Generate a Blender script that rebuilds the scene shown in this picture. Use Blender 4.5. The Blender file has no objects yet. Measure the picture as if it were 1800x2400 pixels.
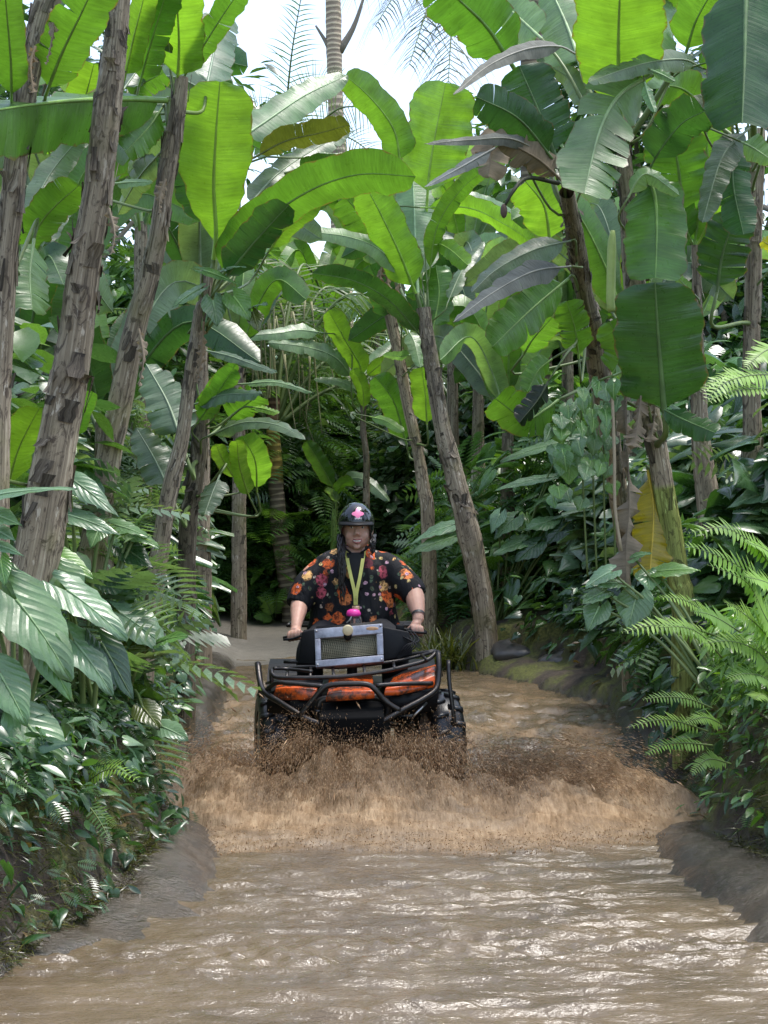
import bpy, math, random
import numpy as np
from mathutils import Vector, Matrix, noise as mnoise
random.seed(7); RNG = np.random.default_rng(7)
R = math.radians
sc = bpy.context.scene
col = sc.collection

# ------------------------------------------------------------------ camera
CAMH = 1.6; FPX = 4000.0                 # eye height, focal length in photo pixels (1800 x 2400)
cam = bpy.data.cameras.new('camera'); cam.sensor_fit = 'VERTICAL'; cam.sensor_height = 36
cam.lens = 36 * FPX / 2400; cam.clip_end = 2000; cam.clip_start = 0.05
co = bpy.data.objects.new('camera', cam); col.objects.link(co)
co.location = (0, 0, CAMH); co.rotation_euler = (R(90), 0, 0); sc.camera = co

# ------------------------------------------------------------------ sky, sun, exposure
SUN_EL, SUN_AZ = 74, 75                 # azimuth: degrees clockwise from +Y (180 = behind the camera)
w = bpy.data.worlds.new('World'); sc.world = w; w.use_nodes = True
nt = w.node_tree; nt.nodes.clear()
sky = nt.nodes.new('ShaderNodeTexSky'); sky.sky_type = 'NISHITA'; sky.sun_disc = False
sky.sun_elevation = R(SUN_EL); sky.sun_rotation = R(SUN_AZ); sky.dust_density = 1.6; sky.air_density = 1.0
hs = nt.nodes.new('ShaderNodeHueSaturation'); hs.inputs['Saturation'].default_value = 0.8
bg = nt.nodes.new('ShaderNodeBackground'); bg.inputs['Strength'].default_value = 0.15
ow = nt.nodes.new('ShaderNodeOutputWorld')
nt.links.new(sky.outputs[0], hs.inputs['Color']); nt.links.new(hs.outputs[0], bg.inputs['Color']); nt.links.new(bg.outputs[0], ow.inputs[0])
sl = bpy.data.lights.new('sun', 'SUN'); sl.energy = 1.6; sl.angle = R(20); sl.color = (1.0, 0.96, 0.9)
so = bpy.data.objects.new('sun', sl); col.objects.link(so)
az, el = R(SUN_AZ), R(SUN_EL)
sd = Vector((math.sin(az) * math.cos(el), math.cos(az) * math.cos(el), math.sin(el)))
so.rotation_euler = sd.to_track_quat('Z', 'Y').to_euler()
vs = sc.view_settings; vs.view_transform = 'Standard'; vs.look = 'None'; vs.gamma = 1.0; vs.exposure = 1.38
try: vs.use_curve_mapping = False
except Exception: pass
cy = sc.cycles
cy.max_bounces = 7; cy.diffuse_bounces = 3; cy.glossy_bounces = 3; cy.transmission_bounces = 5; cy.transparent_max_bounces = 8
cy.use_denoising = True; cy.caustics_reflective = False; cy.caustics_refractive = False
cy.sample_clamp_indirect = 6

# ------------------------------------------------------------------ helpers
def P(px, py, Y):
    return Vector(((px - 900) / FPX * Y, Y, CAMH - (py - 1200) / FPX * Y))
CR = {'Q1': (0, 0, 1.8433), 'Q2': (900, 0, 1.8433), 'Q3': (0, 700, 1.8433), 'Q4': (900, 700, 1.8433),
      'Q5': (0, 1400, 1.8433), 'Q6': (900, 1400, 1.8433), 'Z1': (0, 0, 2.765), 'Z2': (500, 100, 2.5523),
      'Z3': (1000, 0, 2.0738), 'Z4': (450, 600, 2.765), 'Z5': (1000, 600, 2.0738), 'K': (580, 1140, 3.16), 'S': (0, 0, 1.0)}
def C(c, x, y, Y):
    a = CR[c]; return P(a[0] + x / a[2], a[1] + y / a[2], Y)
def K(x, y, Y): return C('K', x, y, Y)

def lerp(a, b, t): return a + (b - a) * t
def sstep(a, b, x):
    t = np.clip((x - a) / (b - a), 0, 1); return t * t * (3 - 2 * t)
def _hash(i, j, s):
    n = (i * 374761393 + j * 668265263 + s * 974711) & 0x7fffffff
    n = ((n ^ (n >> 13)) * 1274126177) & 0x7fffffff
    return ((n ^ (n >> 16)) & 0xffff) / 65535.0
def vnoise(x, y, s=0):
    x = np.asarray(x, float); y = np.asarray(y, float)
    i = np.floor(x).astype(np.int64); j = np.floor(y).astype(np.int64)
    u = x - i; v = y - j; u = u * u * (3 - 2 * u); v = v * v * (3 - 2 * v)
    return (_hash(i, j, s) * (1 - u) + _hash(i + 1, j, s) * u) * (1 - v) + (_hash(i, j + 1, s) * (1 - u) + _hash(i + 1, j + 1, s) * u) * v
def fbm(x, y, s=0, o=4):
    r = 0; a = 0.5; f = 1
    for k in range(o):
        r = r + a * (vnoise(np.asarray(x) * f, np.asarray(y) * f, s + k * 17) - 0.5); a *= 0.5; f *= 2.07
    return r

def crom(pts, n):
    """Catmull-Rom through Vectors, n+1 samples"""
    p = [Vector(q) for q in pts]
    if len(p) == 2: return [p[0].lerp(p[1], i / n) for i in range(n + 1)]
    p = [p[0] * 2 - p[1]] + p + [p[-1] * 2 - p[-2]]
    m = len(p) - 3; out = []
    L = [(p[i + 2] - p[i + 1]).length for i in range(m)]; T = sum(L) or 1
    for i in range(n + 1):
        d = T * i / n; k = 0
        while k < m - 1 and d > L[k]: d -= L[k]; k += 1
        t = min(1, d / (L[k] or 1)); a, b, c, e = p[k:k + 4]
        out.append(0.5 * ((2 * b) + (c - a) * t + (2 * a - 5 * b + 4 * c - e) * t * t + (3 * b - a - 3 * c + e) * t ** 3))
    return out

def mk(name, verts, faces, mats, parent=None, smooth=True, uv=None, cols=None, midx=None):
    me = bpy.data.meshes.new(name)
    verts = np.asarray(verts, dtype=np.float32).reshape(-1, 3)
    if isinstance(faces, np.ndarray):
        k = faces.shape[1]; nf = len(faces)
        me.vertices.add(len(verts)); me.vertices.foreach_set('co', verts.ravel())
        me.loops.add(nf * k); me.loops.foreach_set('vertex_index', faces.astype(np.int32).ravel())
        me.polygons.add(nf); me.polygons.foreach_set('loop_start', np.arange(0, nf * k, k, dtype=np.int32))
        me.update(calc_edges=True)
    else:
        me.from_pydata([tuple(map(float, v)) for v in verts], [], faces); me.update()
    if smooth: me.polygons.foreach_set('use_smooth', np.ones(len(me.polygons), dtype=bool))
    if uv is not None:
        l = me.uv_layers.new(name='UVMap'); li = np.empty(len(me.loops), dtype=np.int32); me.loops.foreach_get('vertex_index', li)
        l.data.foreach_set('uv', np.asarray(uv, dtype=np.float32)[li].ravel())
    if cols is not None:
        ca = me.color_attributes.new('Col', 'FLOAT_COLOR', 'POINT'); c4 = np.ones((len(verts), 4), dtype=np.float32); c4[:, :3] = cols
        ca.data.foreach_set('color', c4.ravel())
    for m in (mats if isinstance(mats, (list, tuple)) else [mats]): me.materials.append(m)
    if midx is not None: me.polygons.foreach_set('material_index', np.asarray(midx, dtype=np.int32))
    return link(name, me, parent)
def link(name, data, parent=None):
    o = bpy.data.objects.new(name, data); col.objects.link(o)
    if parent is not None: o.parent = parent
    return o
def tag(o, label=None, cat=None, group=None, kind=None):
    if label: o['label'] = label
    if cat: o['category'] = cat
    if group: o['group'] = group
    if kind: o['kind'] = kind
    return o
def thing(name, label, cat, group=None):
    return tag(link(name, None), label, cat, group)

class MB:
    """collects geometry for one mesh"""
    def __init__(s): s.v = []; s.f = []; s.m = []
    def add(s, v, f, m=0):
        n = len(s.v); s.v += [tuple(q) for q in v]; s.f += [tuple(i + n for i in q) for q in f]; s.m += [m] * len(f); return s
    def tube(s, pts, r, n=8, m=0, seg=None, cap=True, flat=1.0, up=None):
        pts = [Vector(p) for p in pts]
        if seg: 
            rr = r if not isinstance(r, (int, float)) else [r] * len(pts)
            tt = np.linspace(0, 1, seg + 1); L = np.cumsum([0] + [(pts[i + 1] - pts[i]).length for i in range(len(pts) - 1)]); L = L / L[-1]
            r = list(np.interp(tt, L, rr)); pts = crom(pts, seg)
        elif isinstance(r, (int, float)): r = [r] * len(pts)
        V = []; F = []; prev = None
        for i, p in enumerate(pts):
            t = (pts[min(i + 1, len(pts) - 1)] - pts[max(i - 1, 0)]).normalized()
            if prev is None:
                a = Vector(up) if up else (Vector((0, 0, 1)) if abs(t.z) < 0.9 else Vector((0, 1, 0)))
                nx = t.cross(a).normalized()
            else:
                nx = (prev - t * prev.dot(t)).normalized()
            prev = nx; ny = t.cross(nx)
            for k in range(n):
                an = 2 * math.pi * k / n
                V.append(p + nx * (math.cos(an) * r[i]) + ny * (math.sin(an) * r[i] * flat))
        for i in range(len(pts) - 1):
            for k in range(n):
                a = i * n + k; b = i * n + (k + 1) % n
                F.append((a, b, b + n, a + n))
        if cap:
            F.append(tuple(range(n))[::-1]); F.append(tuple((len(pts) - 1) * n + k for k in range(n)))
        return s.add(V, F, m)
    def box(s, c, sx, sy, sz, m=0, M=None):
        c = Vector(c); V = []
        for x in (-1, 1):
            for y in (-1, 1):
                for z in (-1, 1):
                    q = Vector((x * sx / 2, y * sy / 2, z * sz / 2)); V.append(c + (M @ q if M else q))
        return s.add(V, [(0, 1, 3, 2), (4, 6, 7, 5), (0, 4, 5, 1), (2, 3, 7, 6), (0, 2, 6, 4), (1, 5, 7, 3)], m)
    def slab(s, quad, th, m=0):
        """quad = 4 corner Vectors; thickness extrudes away along the normal"""
        a, b, c, d = [Vector(q) for q in quad]; n = (b - a).cross(d - a).normalized() * th
        V = [a, b, c, d, a + n, b + n, c + n, d + n]
        return s.add(V, [(3, 2, 1, 0), (4, 5, 6, 7), (0, 1, 5, 4), (1, 2, 6, 5), (2, 3, 7, 6), (3, 0, 4, 7)], m)
    def loft(s, rings, m=0, cap=True):
        n = len(rings[0]); V = [q for r in rings for q in r]; F = []
        for i in range(len(rings) - 1):
            for k in range(n):
                a = i * n + k; b = i * n + (k + 1) % n; F.append((a, b, b + n, a + n))
        if cap: F.append(tuple(range(n))[::-1]); F.append(tuple((len(rings) - 1) * n + k for k in range(n)))
        return s.add(V, F, m)
    def ball(s, c, rx, ry, rz, nu=16, nv=10, m=0):
        c = Vector(c); V = [c + Vector((0, 0, rz))]; F = []
        for j in range(1, nv):
            th = math.pi * j / nv
            for i in range(nu):
                ph = 2 * math.pi * i / nu; V.append(c + Vector((rx * math.sin(th) * math.cos(ph), ry * math.sin(th) * math.sin(ph), rz * math.cos(th))))
        V.append(c - Vector((0, 0, rz)))
        for i in range(nu): F.append((0, 1 + i, 1 + (i + 1) % nu))
        for j in range(nv - 2):
            for i in range(nu):
                a = 1 + j * nu + i; b = 1 + j * nu + (i + 1) % nu; F.append((a, a + nu, b + nu, b))
        e = len(V) - 1
        for i in range(nu): F.append((e, 1 + (nv - 2) * nu + (i + 1) % nu, 1 + (nv - 2) * nu + i))
        return s.add(V, F, m)
    def build(s, name, mats, parent=None, smooth=True, bevel=0):
        o = mk(name, s.v, s.f, mats, parent, smooth, midx=s.m)
        if bevel:
            b = o.modifiers.new('b', 'BEVEL'); b.width = bevel; b.segments = 2; b.limit_method = 'ANGLE'; b.angle_limit = R(40)
        return o

# ------------------------------------------------------------------ materials
class NT:
    def __init__(s, name):
        s.m = bpy.data.materials.new(name); s.m.use_nodes = True; s.t = s.m.node_tree; s.t.nodes.clear()
        s.out = s.n('ShaderNodeOutputMaterial')
    def n(s, t, **kw):
        q = s.t.nodes.new(t)
        for k, v in kw.items():
            if k in q.inputs: 
                try: q.inputs[k].default_value = v
                except Exception: pass
            else: setattr(q, k, v)
        return q
    def l(s, a, b): s.t.links.new(a, b)
    def noise(s, vec, scale, detail=4, rough=0.55, dist=0.0):
        q = s.n('ShaderNodeTexNoise'); q.inputs['Scale'].default_value = scale; q.inputs['Detail'].default_value = detail
        q.inputs['Roughness'].default_value = rough; q.inputs['Distortion'].default_value = dist
        if vec is not None: s.l(vec, q.inputs['Vector'])
        return q.outputs['Fac']
    def ramp(s, fac, stops, interp='LINEAR'):
        q = s.n('ShaderNodeValToRGB'); q.color_ramp.interpolation = interp
        e = q.color_ramp.elements
        while len(e) > len(stops): e.remove(e[-1])
        while len(e) < len(stops): e.new(1.0)
        for k, (p, c) in enumerate(stops):
            e[k].position = p; e[k].color = (c, c, c, 1) if isinstance(c, (int, float)) else (*c, 1)
        s.l(fac, q.inputs[0]); return q.outputs[0]
    def mix(s, f, a, b, mode='MIX'):
        q = s.n('ShaderNodeMix', data_type='RGBA', blend_type=mode)
        for sock, v in ((q.inputs[0], f), (q.inputs[6], a), (q.inputs[7], b)):
            if isinstance(v, (int, float)): sock.default_value = v if sock == q.inputs[0] else (v, v, v, 1)
            elif isinstance(v, tuple): sock.default_value = (*v, 1)
            else: s.l(v, sock)
        return q.outputs[2]
    def math(s, op, a, b=0.0):
        q = s.n('ShaderNodeMath', operation=op)
        for sock, v in ((q.inputs[0], a), (q.inputs[1], b)):
            if isinstance(v, (int, float)): sock.default_value = v
            else: s.l(v, sock)
        return q.outputs[0]
    def mapping(s, vec, scale=(1, 1, 1), loc=(0, 0, 0)):
        q = s.n('ShaderNodeMapping'); q.inputs['Scale'].default_value = scale; q.inputs['Location'].default_value = loc; s.l(vec, q.inputs['Vector']); return q.outputs[0]
    def bump(s, h, strength=0.3, dist=0.01):
        q = s.n('ShaderNodeBump'); q.inputs['Strength'].default_value = strength; q.inputs['Distance'].default_value = dist; s.l(h, q.inputs['Height']); return q.outputs[0]
    def prin(s, base, rough=0.5, metal=0.0, normal=None, spec=0.5, **kw):
        q = s.n('ShaderNodeBsdfPrincipled')
        for k, v in (('Base Color', base), ('Roughness', rough), ('Metallic', metal), ('Specular IOR Level', spec), *kw.items()):
            if isinstance(v, (int, float)): q.inputs[k].default_value = v
            elif isinstance(v, tuple): q.inputs[k].default_value = (*v, 1)
            else: s.l(v, q.inputs[k])
        if normal is not None: s.l(normal, q.inputs['Normal'])
        return q.outputs[0]
    def done(s, sh): s.l(sh, s.out.inputs['Surface']); return s.m
    def coord(s, k='Object'): return s.n('ShaderNodeTexCoord').outputs[k]

def simple(name, c, rough=0.5, metal=0.0, var=0.25, scale=30, bump=0.0, **kw):
    t = NT(name); v = t.coord(); n = t.noise(v, scale)
    base = t.mix(n, tuple(x * (1 - var) for x in c), tuple(min(1, x * (1 + var)) for x in c))
    nm = t.bump(t.noise(v, scale * 3), bump, 0.005) if bump else None
    return t.done(t.prin(base, rough, metal, nm, **kw))

def leafmat(name, src, rough=0.38, trans=0.42, spec=0.5, streak=True, edge=False, ribs=False, tcol=(1.25, 1.35, 0.45)):
    t = NT(name)
    if src == 'obj': c = t.n('ShaderNodeObjectInfo').outputs['Color']
    else: c = t.n('ShaderNodeAttribute', attribute_name='Col').outputs['Color']
    pos = t.n('ShaderNodeNewGeometry').outputs['Position']
    n1 = t.noise(pos, 6, 3)
    c = t.mix(1.0, c, t.ramp(n1, [(0.3, 0.72), (0.7, 1.2)]), 'MULTIPLY')
    normal = None
    if streak:
        uv = t.coord('UV'); st = t.noise(t.mapping(uv, (1.2, 85, 1)), 1.0, 3, 0.6)
        c = t.mix(1.0, c, t.ramp(st, [(0.3, 0.82), (0.7, 1.15)]), 'MULTIPLY')
        bl = t.noise(t.mapping(uv, (5, 9, 1)), 1.0, 5, 0.7)
        c = t.mix(t.ramp(bl, [(0.70, 0.0), (0.78, 0.35)]), c, (0.16, 0.11, 0.03))
        sx = t.n('ShaderNodeSeparateXYZ'); t.l(uv, sx.inputs[0]); ed = t.math('ADD', t.math('ABSOLUTE', sx.outputs[0]), t.math('MULTIPLY', t.math('SUBTRACT', t.noise(t.mapping(uv, (2, 14, 1), (3, 1, 0)), 1.0, 4), 0.5), 0.35))
        if edge: c = t.mix(t.ramp(ed, [(0.96, 0.0), (1.02, 0.8)]), c, (0.16, 0.10, 0.045))
        normal = t.bump(t.noise(t.mapping(uv, (0.8, 48, 1)), 1.0, 2), 0.35, 0.01)
    if ribs:
        sy = t.n('ShaderNodeSeparateXYZ'); t.l(t.coord('UV'), sy.inputs[0]); fr = t.math('FRACT', t.math('MULTIPLY', sy.outputs[1], 3.1)); rb = t.math('ABSOLUTE', t.math('SUBTRACT', fr, 0.5))
        c = t.mix(t.ramp(rb, [(0.0, 0.35), (0.05, 0.0)]), c, (0.20, 0.30, 0.16)); normal = t.bump(t.mix(0.35, t.ramp(rb, [(0.0, 0.0), (0.3, 1.0)]), t.noise(pos, 22, 3)), 0.22, 0.02)
    rg = t.ramp(t.noise(pos, 25, 2), [(0.3, rough - 0.08), (0.7, rough + 0.1)])
    p = t.prin(c, rg, 0, normal, spec)
    tr = t.n('ShaderNodeBsdfTranslucent'); t.l(t.mix(1.0, c, tcol, 'MULTIPLY'), tr.inputs['Color'])
    if normal is not None: t.l(normal, tr.inputs['Normal'])
    mx = t.n('ShaderNodeMixShader'); mx.inputs[0].default_value = trans
    t.l(p, mx.inputs[1]); t.l(tr.outputs[0], mx.inputs[2])
    return t.done(mx.outputs[0])

M = {}
M['banana'] = leafmat('banana_leaf', 'obj', 0.33, 0.46, 0.8, edge=True)
M['taro'] = leafmat('broad_leaf', 'obj', 0.27, 0.32, 0.8, ribs=True)
M['leaf'] = leafmat('small_leaf', 'col', 0.26, 0.36, 0.9, streak=False)
def midrib_mat():
    t = NT('leaf_midrib'); c = t.n('ShaderNodeObjectInfo').outputs['Color']; pos = t.n('ShaderNodeNewGeometry').outputs['Position']
    c = t.mix(0.12, t.mix(1.0, c, (1.35, 1.25, 1.3), 'MULTIPLY'), (0.40, 0.42, 0.16)); c = t.mix(1.0, c, t.ramp(t.noise(pos, 12), [(.3, .7), (.7, 1.2)]), 'MULTIPLY'); return t.done(t.prin(c, 0.45))
M['midrib'] = midrib_mat()
M['petiole'] = simple('petiole_green', (0.12, 0.17, 0.05), 0.45)
M['dry'] = leafmat('dry_leaf', 'obj', 0.8, 0.2, 0.15, True, False, False, (1.1, 1.0, 0.7))
def bark():
    t = NT('banana_stem'); uv = t.coord('UV'); a = t.n('ShaderNodeAttribute', attribute_name='Col').outputs['Color']
    pos = t.n('ShaderNodeNewGeometry').outputs['Position']
    fib = t.noise(t.mapping(uv, (34, 1.6, 1)), 1.0, 6, 0.66, 0.5)
    big = t.noise(t.mapping(uv, (6, 0.9, 1)), 1.0, 4, 0.6, 0.6)
    pat = t.noise(t.mapping(uv, (8, 7, 1)), 1.0, 6, 0.7, 2.0)
    c = t.ramp(t.mix(0.4, fib, big), [(0.34, (0.06, 0.048, 0.036)), (0.5, (0.235, 0.195, 0.145)), (0.64, (0.44, 0.39, 0.31))])
    c = t.mix(t.ramp(fib, [(0.30, 0.85), (0.40, 0.0)]), c, (0.03, 0.022, 0.016))
    c = t.mix(t.ramp(pat, [(0.52, 0.0), (0.60, 0.8)]), c, (0.045, 0.031, 0.024))
    c = t.mix(t.ramp(t.noise(t.mapping(uv, (9, 6, 1), (4, 3, 0)), 1.0, 5, .65), [(0.61, 0.0), (0.65, 0.6)]), c, (0.52, 0.48, 0.42))
    c = t.mix(t.ramp(t.noise(pos, 3.0, 3), [(0.52, 0.0), (0.7, 0.45)]), c, (0.15, 0.15, 0.05))
    c = t.mix(1.0, c, a, 'MULTIPLY')
    return t.done(t.prin(c, 0.7, 0, t.bump(t.mix(0.35, fib, pat), 0.7, 0.02), 0.3))
M['bark'] = bark()
# ================================================================== ground, channel, road, water
YL = [3, 5, 6.1, 7.0, 7.6, 8.6, 10.2, 14, 17, 19, 21, 24, 40]; XLv = [-2.2, -1.52, -1.30, -1.10, -1.04, -1.06, -1.24, -1.55, -1.85, -2.3, -3.3, -5.0, -8]
YR = [3, 5, 6.2, 7.4, 8.4, 9.85, 12, 14, 15.6, 16.6, 17.3, 20, 23, 40];  XRv = [2.5, 2.2, 1.95, 1.70, 1.58, 1.60, 1.80, 1.90, 1.85, 1.5, 0.75, 0.35, 0.0, -1.0]
WLv_Y = [3, 5.6, 6.3, 6.9, 7.5, 8.2, 9.0, 12, 17, 19]; WLv = [-2.4, -1.5, -0.95, -0.72, -0.74, -0.80, -0.95, -1.2, -1.5, -1.6]
WRv_Y = [3, 5.6, 6.3, 6.75, 7.3, 8.5, 10, 14, 17, 19]; WRv = [2.3, 1.55, 1.33, 1.40, 1.27, 1.30, 1.5, 1.85, 0.9, 0.3]
def hground(X, Y):
    X = np.asarray(X, float); Y = np.asarray(Y, float)
    wob = 0.10 * fbm(X * 0.0 + Y * 1.7, Y * 0 + 3.3, 5, 3)
    xl = np.interp(Y, YL, XLv) + wob; xr = np.interp(Y, YR, XRv) + 0.10 * fbm(Y * 1.9, Y * 0 + 9.1, 8, 3)
    wl = np.interp(Y, WLv_Y, WLv); wr = np.interp(Y, WRv_Y, WRv)
    inL = np.clip((wl - X) / np.maximum(wl - xl, 0.05), 0, 1.0); inR = np.clip((X - wr) / np.maximum(xr - wr, 0.05), 0, 1.0)
    sh = np.maximum(inL, inR)
    dep = np.minimum(X - wl, wr - X)
    z = np.where(dep > 0, -0.22 * sstep(0, 0.35, dep), 0)
    hump = 0.05 + 0.10 * np.exp(-((Y - 7.75) / 0.65) ** 2) * (X < 0) + 0.07 * np.exp(-((Y - 7.2) / 0.8) ** 2) * (X > 0) + 0.12 * sstep(11, 14, Y)
    z = z + hump * np.sin(np.clip(sh, 0, 1) * 1.9) ** 0.7 + (0.03 * fbm(X * 2, Y * 2, 3, 3) + 0.085 * fbm(X * 5, Y * 4.2, 6, 4)) * np.clip(sh * 6, 0, 1)
    d = np.maximum(xl - X, X - xr)
    bank = np.where(d > 0, 0.50 * sstep(0, 0.28, d) + 0.45 * sstep(0.2, 2.2, d) + 0.5 * sstep(2, 8, d), 0)
    bank = bank + np.where(d > 0, (0.28 * fbm(X * 2.2, Y * 2.2, 11, 4) + 0.10 * fbm(X * 9, Y * 9, 21, 3)) * sstep(0.0, 0.25, d), 0)
    lowr = np.where((X > 0) & (Y > 15.5), 0.6, 1.0)
    z = z + bank * lowr
    far = sstep(23.5, 27, Y)
    z = np.where(Y > 17.2, np.maximum(z, 0.0 + 0.02 * sstep(17.2, 18, Y)), z)
    z = z + far * (0.5 + 0.05 * np.clip(Y - 25, 0, 60)) * np.where(d > 0, 0.5, 1.0)
    return z, d, sh
def hz(x, y): return float(hground(np.array([x]), np.array([y]))[0][0])

def ground_mat():
    t = NT('bank_soil_and_wet_concrete'); pos = t.n('ShaderNodeNewGeometry').outputs['Position']
    a = t.n('ShaderNodeAttribute', attribute_name='Col').outputs['Color']
    sep = t.n('ShaderNodeSeparateColor'); t.l(a, sep.inputs[0])
    n1 = t.noise(pos, 9, 6, 0.65); n2 = t.noise(pos, 2.6, 4); n3 = t.noise(pos, 55, 4, 0.6)
    soil = t.ramp(n1, [(0.3, (0.018, 0.013, 0.009)), (0.7, (0.085, 0.062, 0.042))])
    moss = t.ramp(t.noise(pos, 40, 4), [(0.3, (0.035, 0.045, 0.008)), (0.7, (0.17, 0.18, 0.035))])
    bank = t.mix(t.ramp(n2, [(0.44, 0.0), (0.58, 0.85)]), soil, moss)
    strk = t.noise(t.mapping(pos, (9, 13, 9)), 1.0, 6, 0.7, 1.2)
    conc = t.ramp(strk, [(0.3, (0.022, 0.018, 0.013)), (0.7, (0.062, 0.050, 0.036))])
    conc = t.mix(t.ramp(n2, [(0.4, 0.0), (0.65, 0.5)]), conc, (0.075, 0.052, 0.030))
    conc = t.mix(sep.outputs[1], conc, t.ramp(n1, [(0.3, (0.11, 0.10, 0.082)), (0.7, (0.20, 0.182, 0.15))]))
    c = t.mix(sep.outputs[0], conc, bank)
    rg = t.mix(sep.outputs[0], t.mix(sep.outputs[1], t.ramp(n1, [(0.4, 0.03), (0.65, 0.12)]), 0.45), 0.85)
    hgt = t.mix(sep.outputs[0], t.mix(0.6, strk, t.noise(t.mapping(pos, (38, 70, 38)), 1.0, 4, 0.65)), t.mix(0.5, n1, n3))
    return t.done(t.prin(c, rg, 0, t.bump(hgt, 0.7, 0.03), 0.5))
M['ground'] = ground_mat()
xs = np.concatenate([np.linspace(-90, -9, 14)[:-1], np.linspace(-9, -3.2, 24)[:-1], np.linspace(-3.2, 3.2, 170)[:-1], np.linspace(3.2, 9, 24)[:-1], np.linspace(9, 90, 14)])
ys = np.concatenate([np.linspace(-6, 3.5, 8)[:-1], np.linspace(3.5, 12, 190)[:-1], np.linspace(12, 20, 90)[:-1], np.linspace(20, 30, 50)[:-1], np.linspace(30, 160, 24)])
gx, gy = np.meshgrid(xs, ys); z, d, sh = hground(gx, gy)
ov = np.stack([gx, gy, z], -1)
# undercut, lumpy bank faces
fr = sstep(0.0, 0.06, d) * (1 - sstep(0.25, 0.5, d))
ov[..., 0] += np.sign(gx) * fr * (0.16 * fbm(gy * 4, z * 6, 31, 4))
nx_, ny_ = len(xs), len(ys); idx = np.arange(nx_ * ny_).reshape(ny_, nx_)
fq = np.stack([idx[:-1, :-1], idx[:-1, 1:], idx[1:, 1:], idx[1:, :-1]], -1).reshape(-1, 4)
zc = np.zeros((nx_ * ny_, 3)); zc[:, 0] = (sstep(-0.02, 0.05, d) * 1.0).ravel(); zc[:, 0] = np.maximum(zc[:, 0], sstep(23.2, 24.5, gy).ravel())
zc[:, 0] = np.maximum(zc[:, 0], ((gx > 0.4) * sstep(11.5, 13.5, gy) * (sh > 0.05)).ravel() * (gx.ravel() > -0.2 + 0.0)); zc[:, 1] = sstep(16.8, 18.2, gy).ravel()
tag(mk('ground', ov.reshape(-1, 3), fq, M['ground'], cols=zc), kind='structure')

def water_mat():
    t = NT('muddy_water'); pos = t.n('ShaderNodeNewGeometry').outputs['Position']
    at = t.n('ShaderNodeAttribute', attribute_name='Col').outputs['Color']; sp = t.n('ShaderNodeSeparateColor'); t.l(at, sp.inputs[0])
    c = t.ramp(t.noise(pos, 2.2, 5, 0.6, 0.8), [(0.3, (0.095, 0.069, 0.041)), (0.7, (0.16, 0.117, 0.07))])
    foam = t.ramp(t.mix(0.5, t.noise(t.mapping(pos, (60, 9, 14)), 1.0, 5, 0.7, 0.5), t.noise(t.mapping(pos, (9, 5, 5)), 1.0, 4, 0.6, 0.5)), [(0.36, (0.15, 0.092, 0.045)), (0.5, (0.30, 0.20, 0.115)), (0.64, (0.48, 0.345, 0.215))])
    c = t.mix(sp.outputs[0], c, foam)                      # aerated water of the bow wave is paler
    st = t.noise(t.mapping(pos, (9, 26, 9)), 1.0, 4, 0.6, 0.4); f = t.noise(t.mapping(pos, (40, 85, 40)), 1.0, 3, 0.6)
    rg = t.mix(sp.outputs[0], 0.04, 0.75); sp_ = t.mix(sp.outputs[0], 0.9, 0.12)
    fs = t.noise(t.mapping(pos, (70, 14, 20)), 1.0, 4, 0.7)
    return t.done(t.prin(c, rg, 0, t.bump(t.mix(sp.outputs[0], t.mix(0.4, st, f), fs), 0.5, 0.03), sp_, IOR=1.36))
M['water'] = water_mat()
wx = np.linspace(-2.7, 2.9, 300); wy = np.concatenate([np.linspace(3.2, 5.2, 70)[:-1], np.linspace(5.2, 10, 420)[:-1], np.linspace(10, 18.5, 200)])
gx, gy = np.meshgrid(wx, wy)
amp = 0.55 + 0.9 * np.clip(vnoise(gx * 0.9, gy * 1.3, 4), 0, 1)
zz = np.zeros_like(gx)
for k in range(10):
    lam = random.uniform(0.16, 0.55); an = random.gauss(0, 0.30); ph = random.uniform(0, 6.28); A = 0.0026 * (lam / 0.3) ** 0.8
    zz += A * np.sin(2 * math.pi / lam * (gy * math.cos(an) + gx * math.sin(an)) + ph + 2.2 * fbm(gx * 1.4, gy * 1.4, 50 + k, 2))
for k in range(14):
    lam = random.uniform(0.045, 0.15); an = random.gauss(0, 0.28); ph = random.uniform(0, 6.28); A = 0.0016 * (lam / 0.1)
    zz += A * np.clip(vnoise(gx * 1.6 + k * 3, gy * 2.4, 90 + k) * 2.2 - .5, 0, 1.6) * np.sin(2 * math.pi / lam * (gy * math.cos(an) + gx * math.sin(an)) + ph + 3.0 * fbm(gx * 3, gy * 3, 150 + k, 2))
zz *= amp
zz += 0.016 * fbm(gx * 3.5, gy * 11, 60, 4) + 0.014 * fbm(gx * 11, gy * 26, 61, 3)
# chop behind and beside the quad bike, long standing ridge near the camera
ch = np.exp(-((gy - 12.0) / 3.6) ** 2) * sstep(8.9, 10.0, gy)
zz += ch * (0.14 * fbm(gx * 3, gy * 3.4, 70, 4) + 0.10 * fbm(gx * 8, gy * 7, 72, 4))
rdg = np.exp(-((gy - 6.15 - 0.12 * np.sin(gx * 2)) / 0.28) ** 2)
zz += rdg * (0.012 + 0.05 * fbm(gx * 13, gy * 24, 71, 3))
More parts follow.
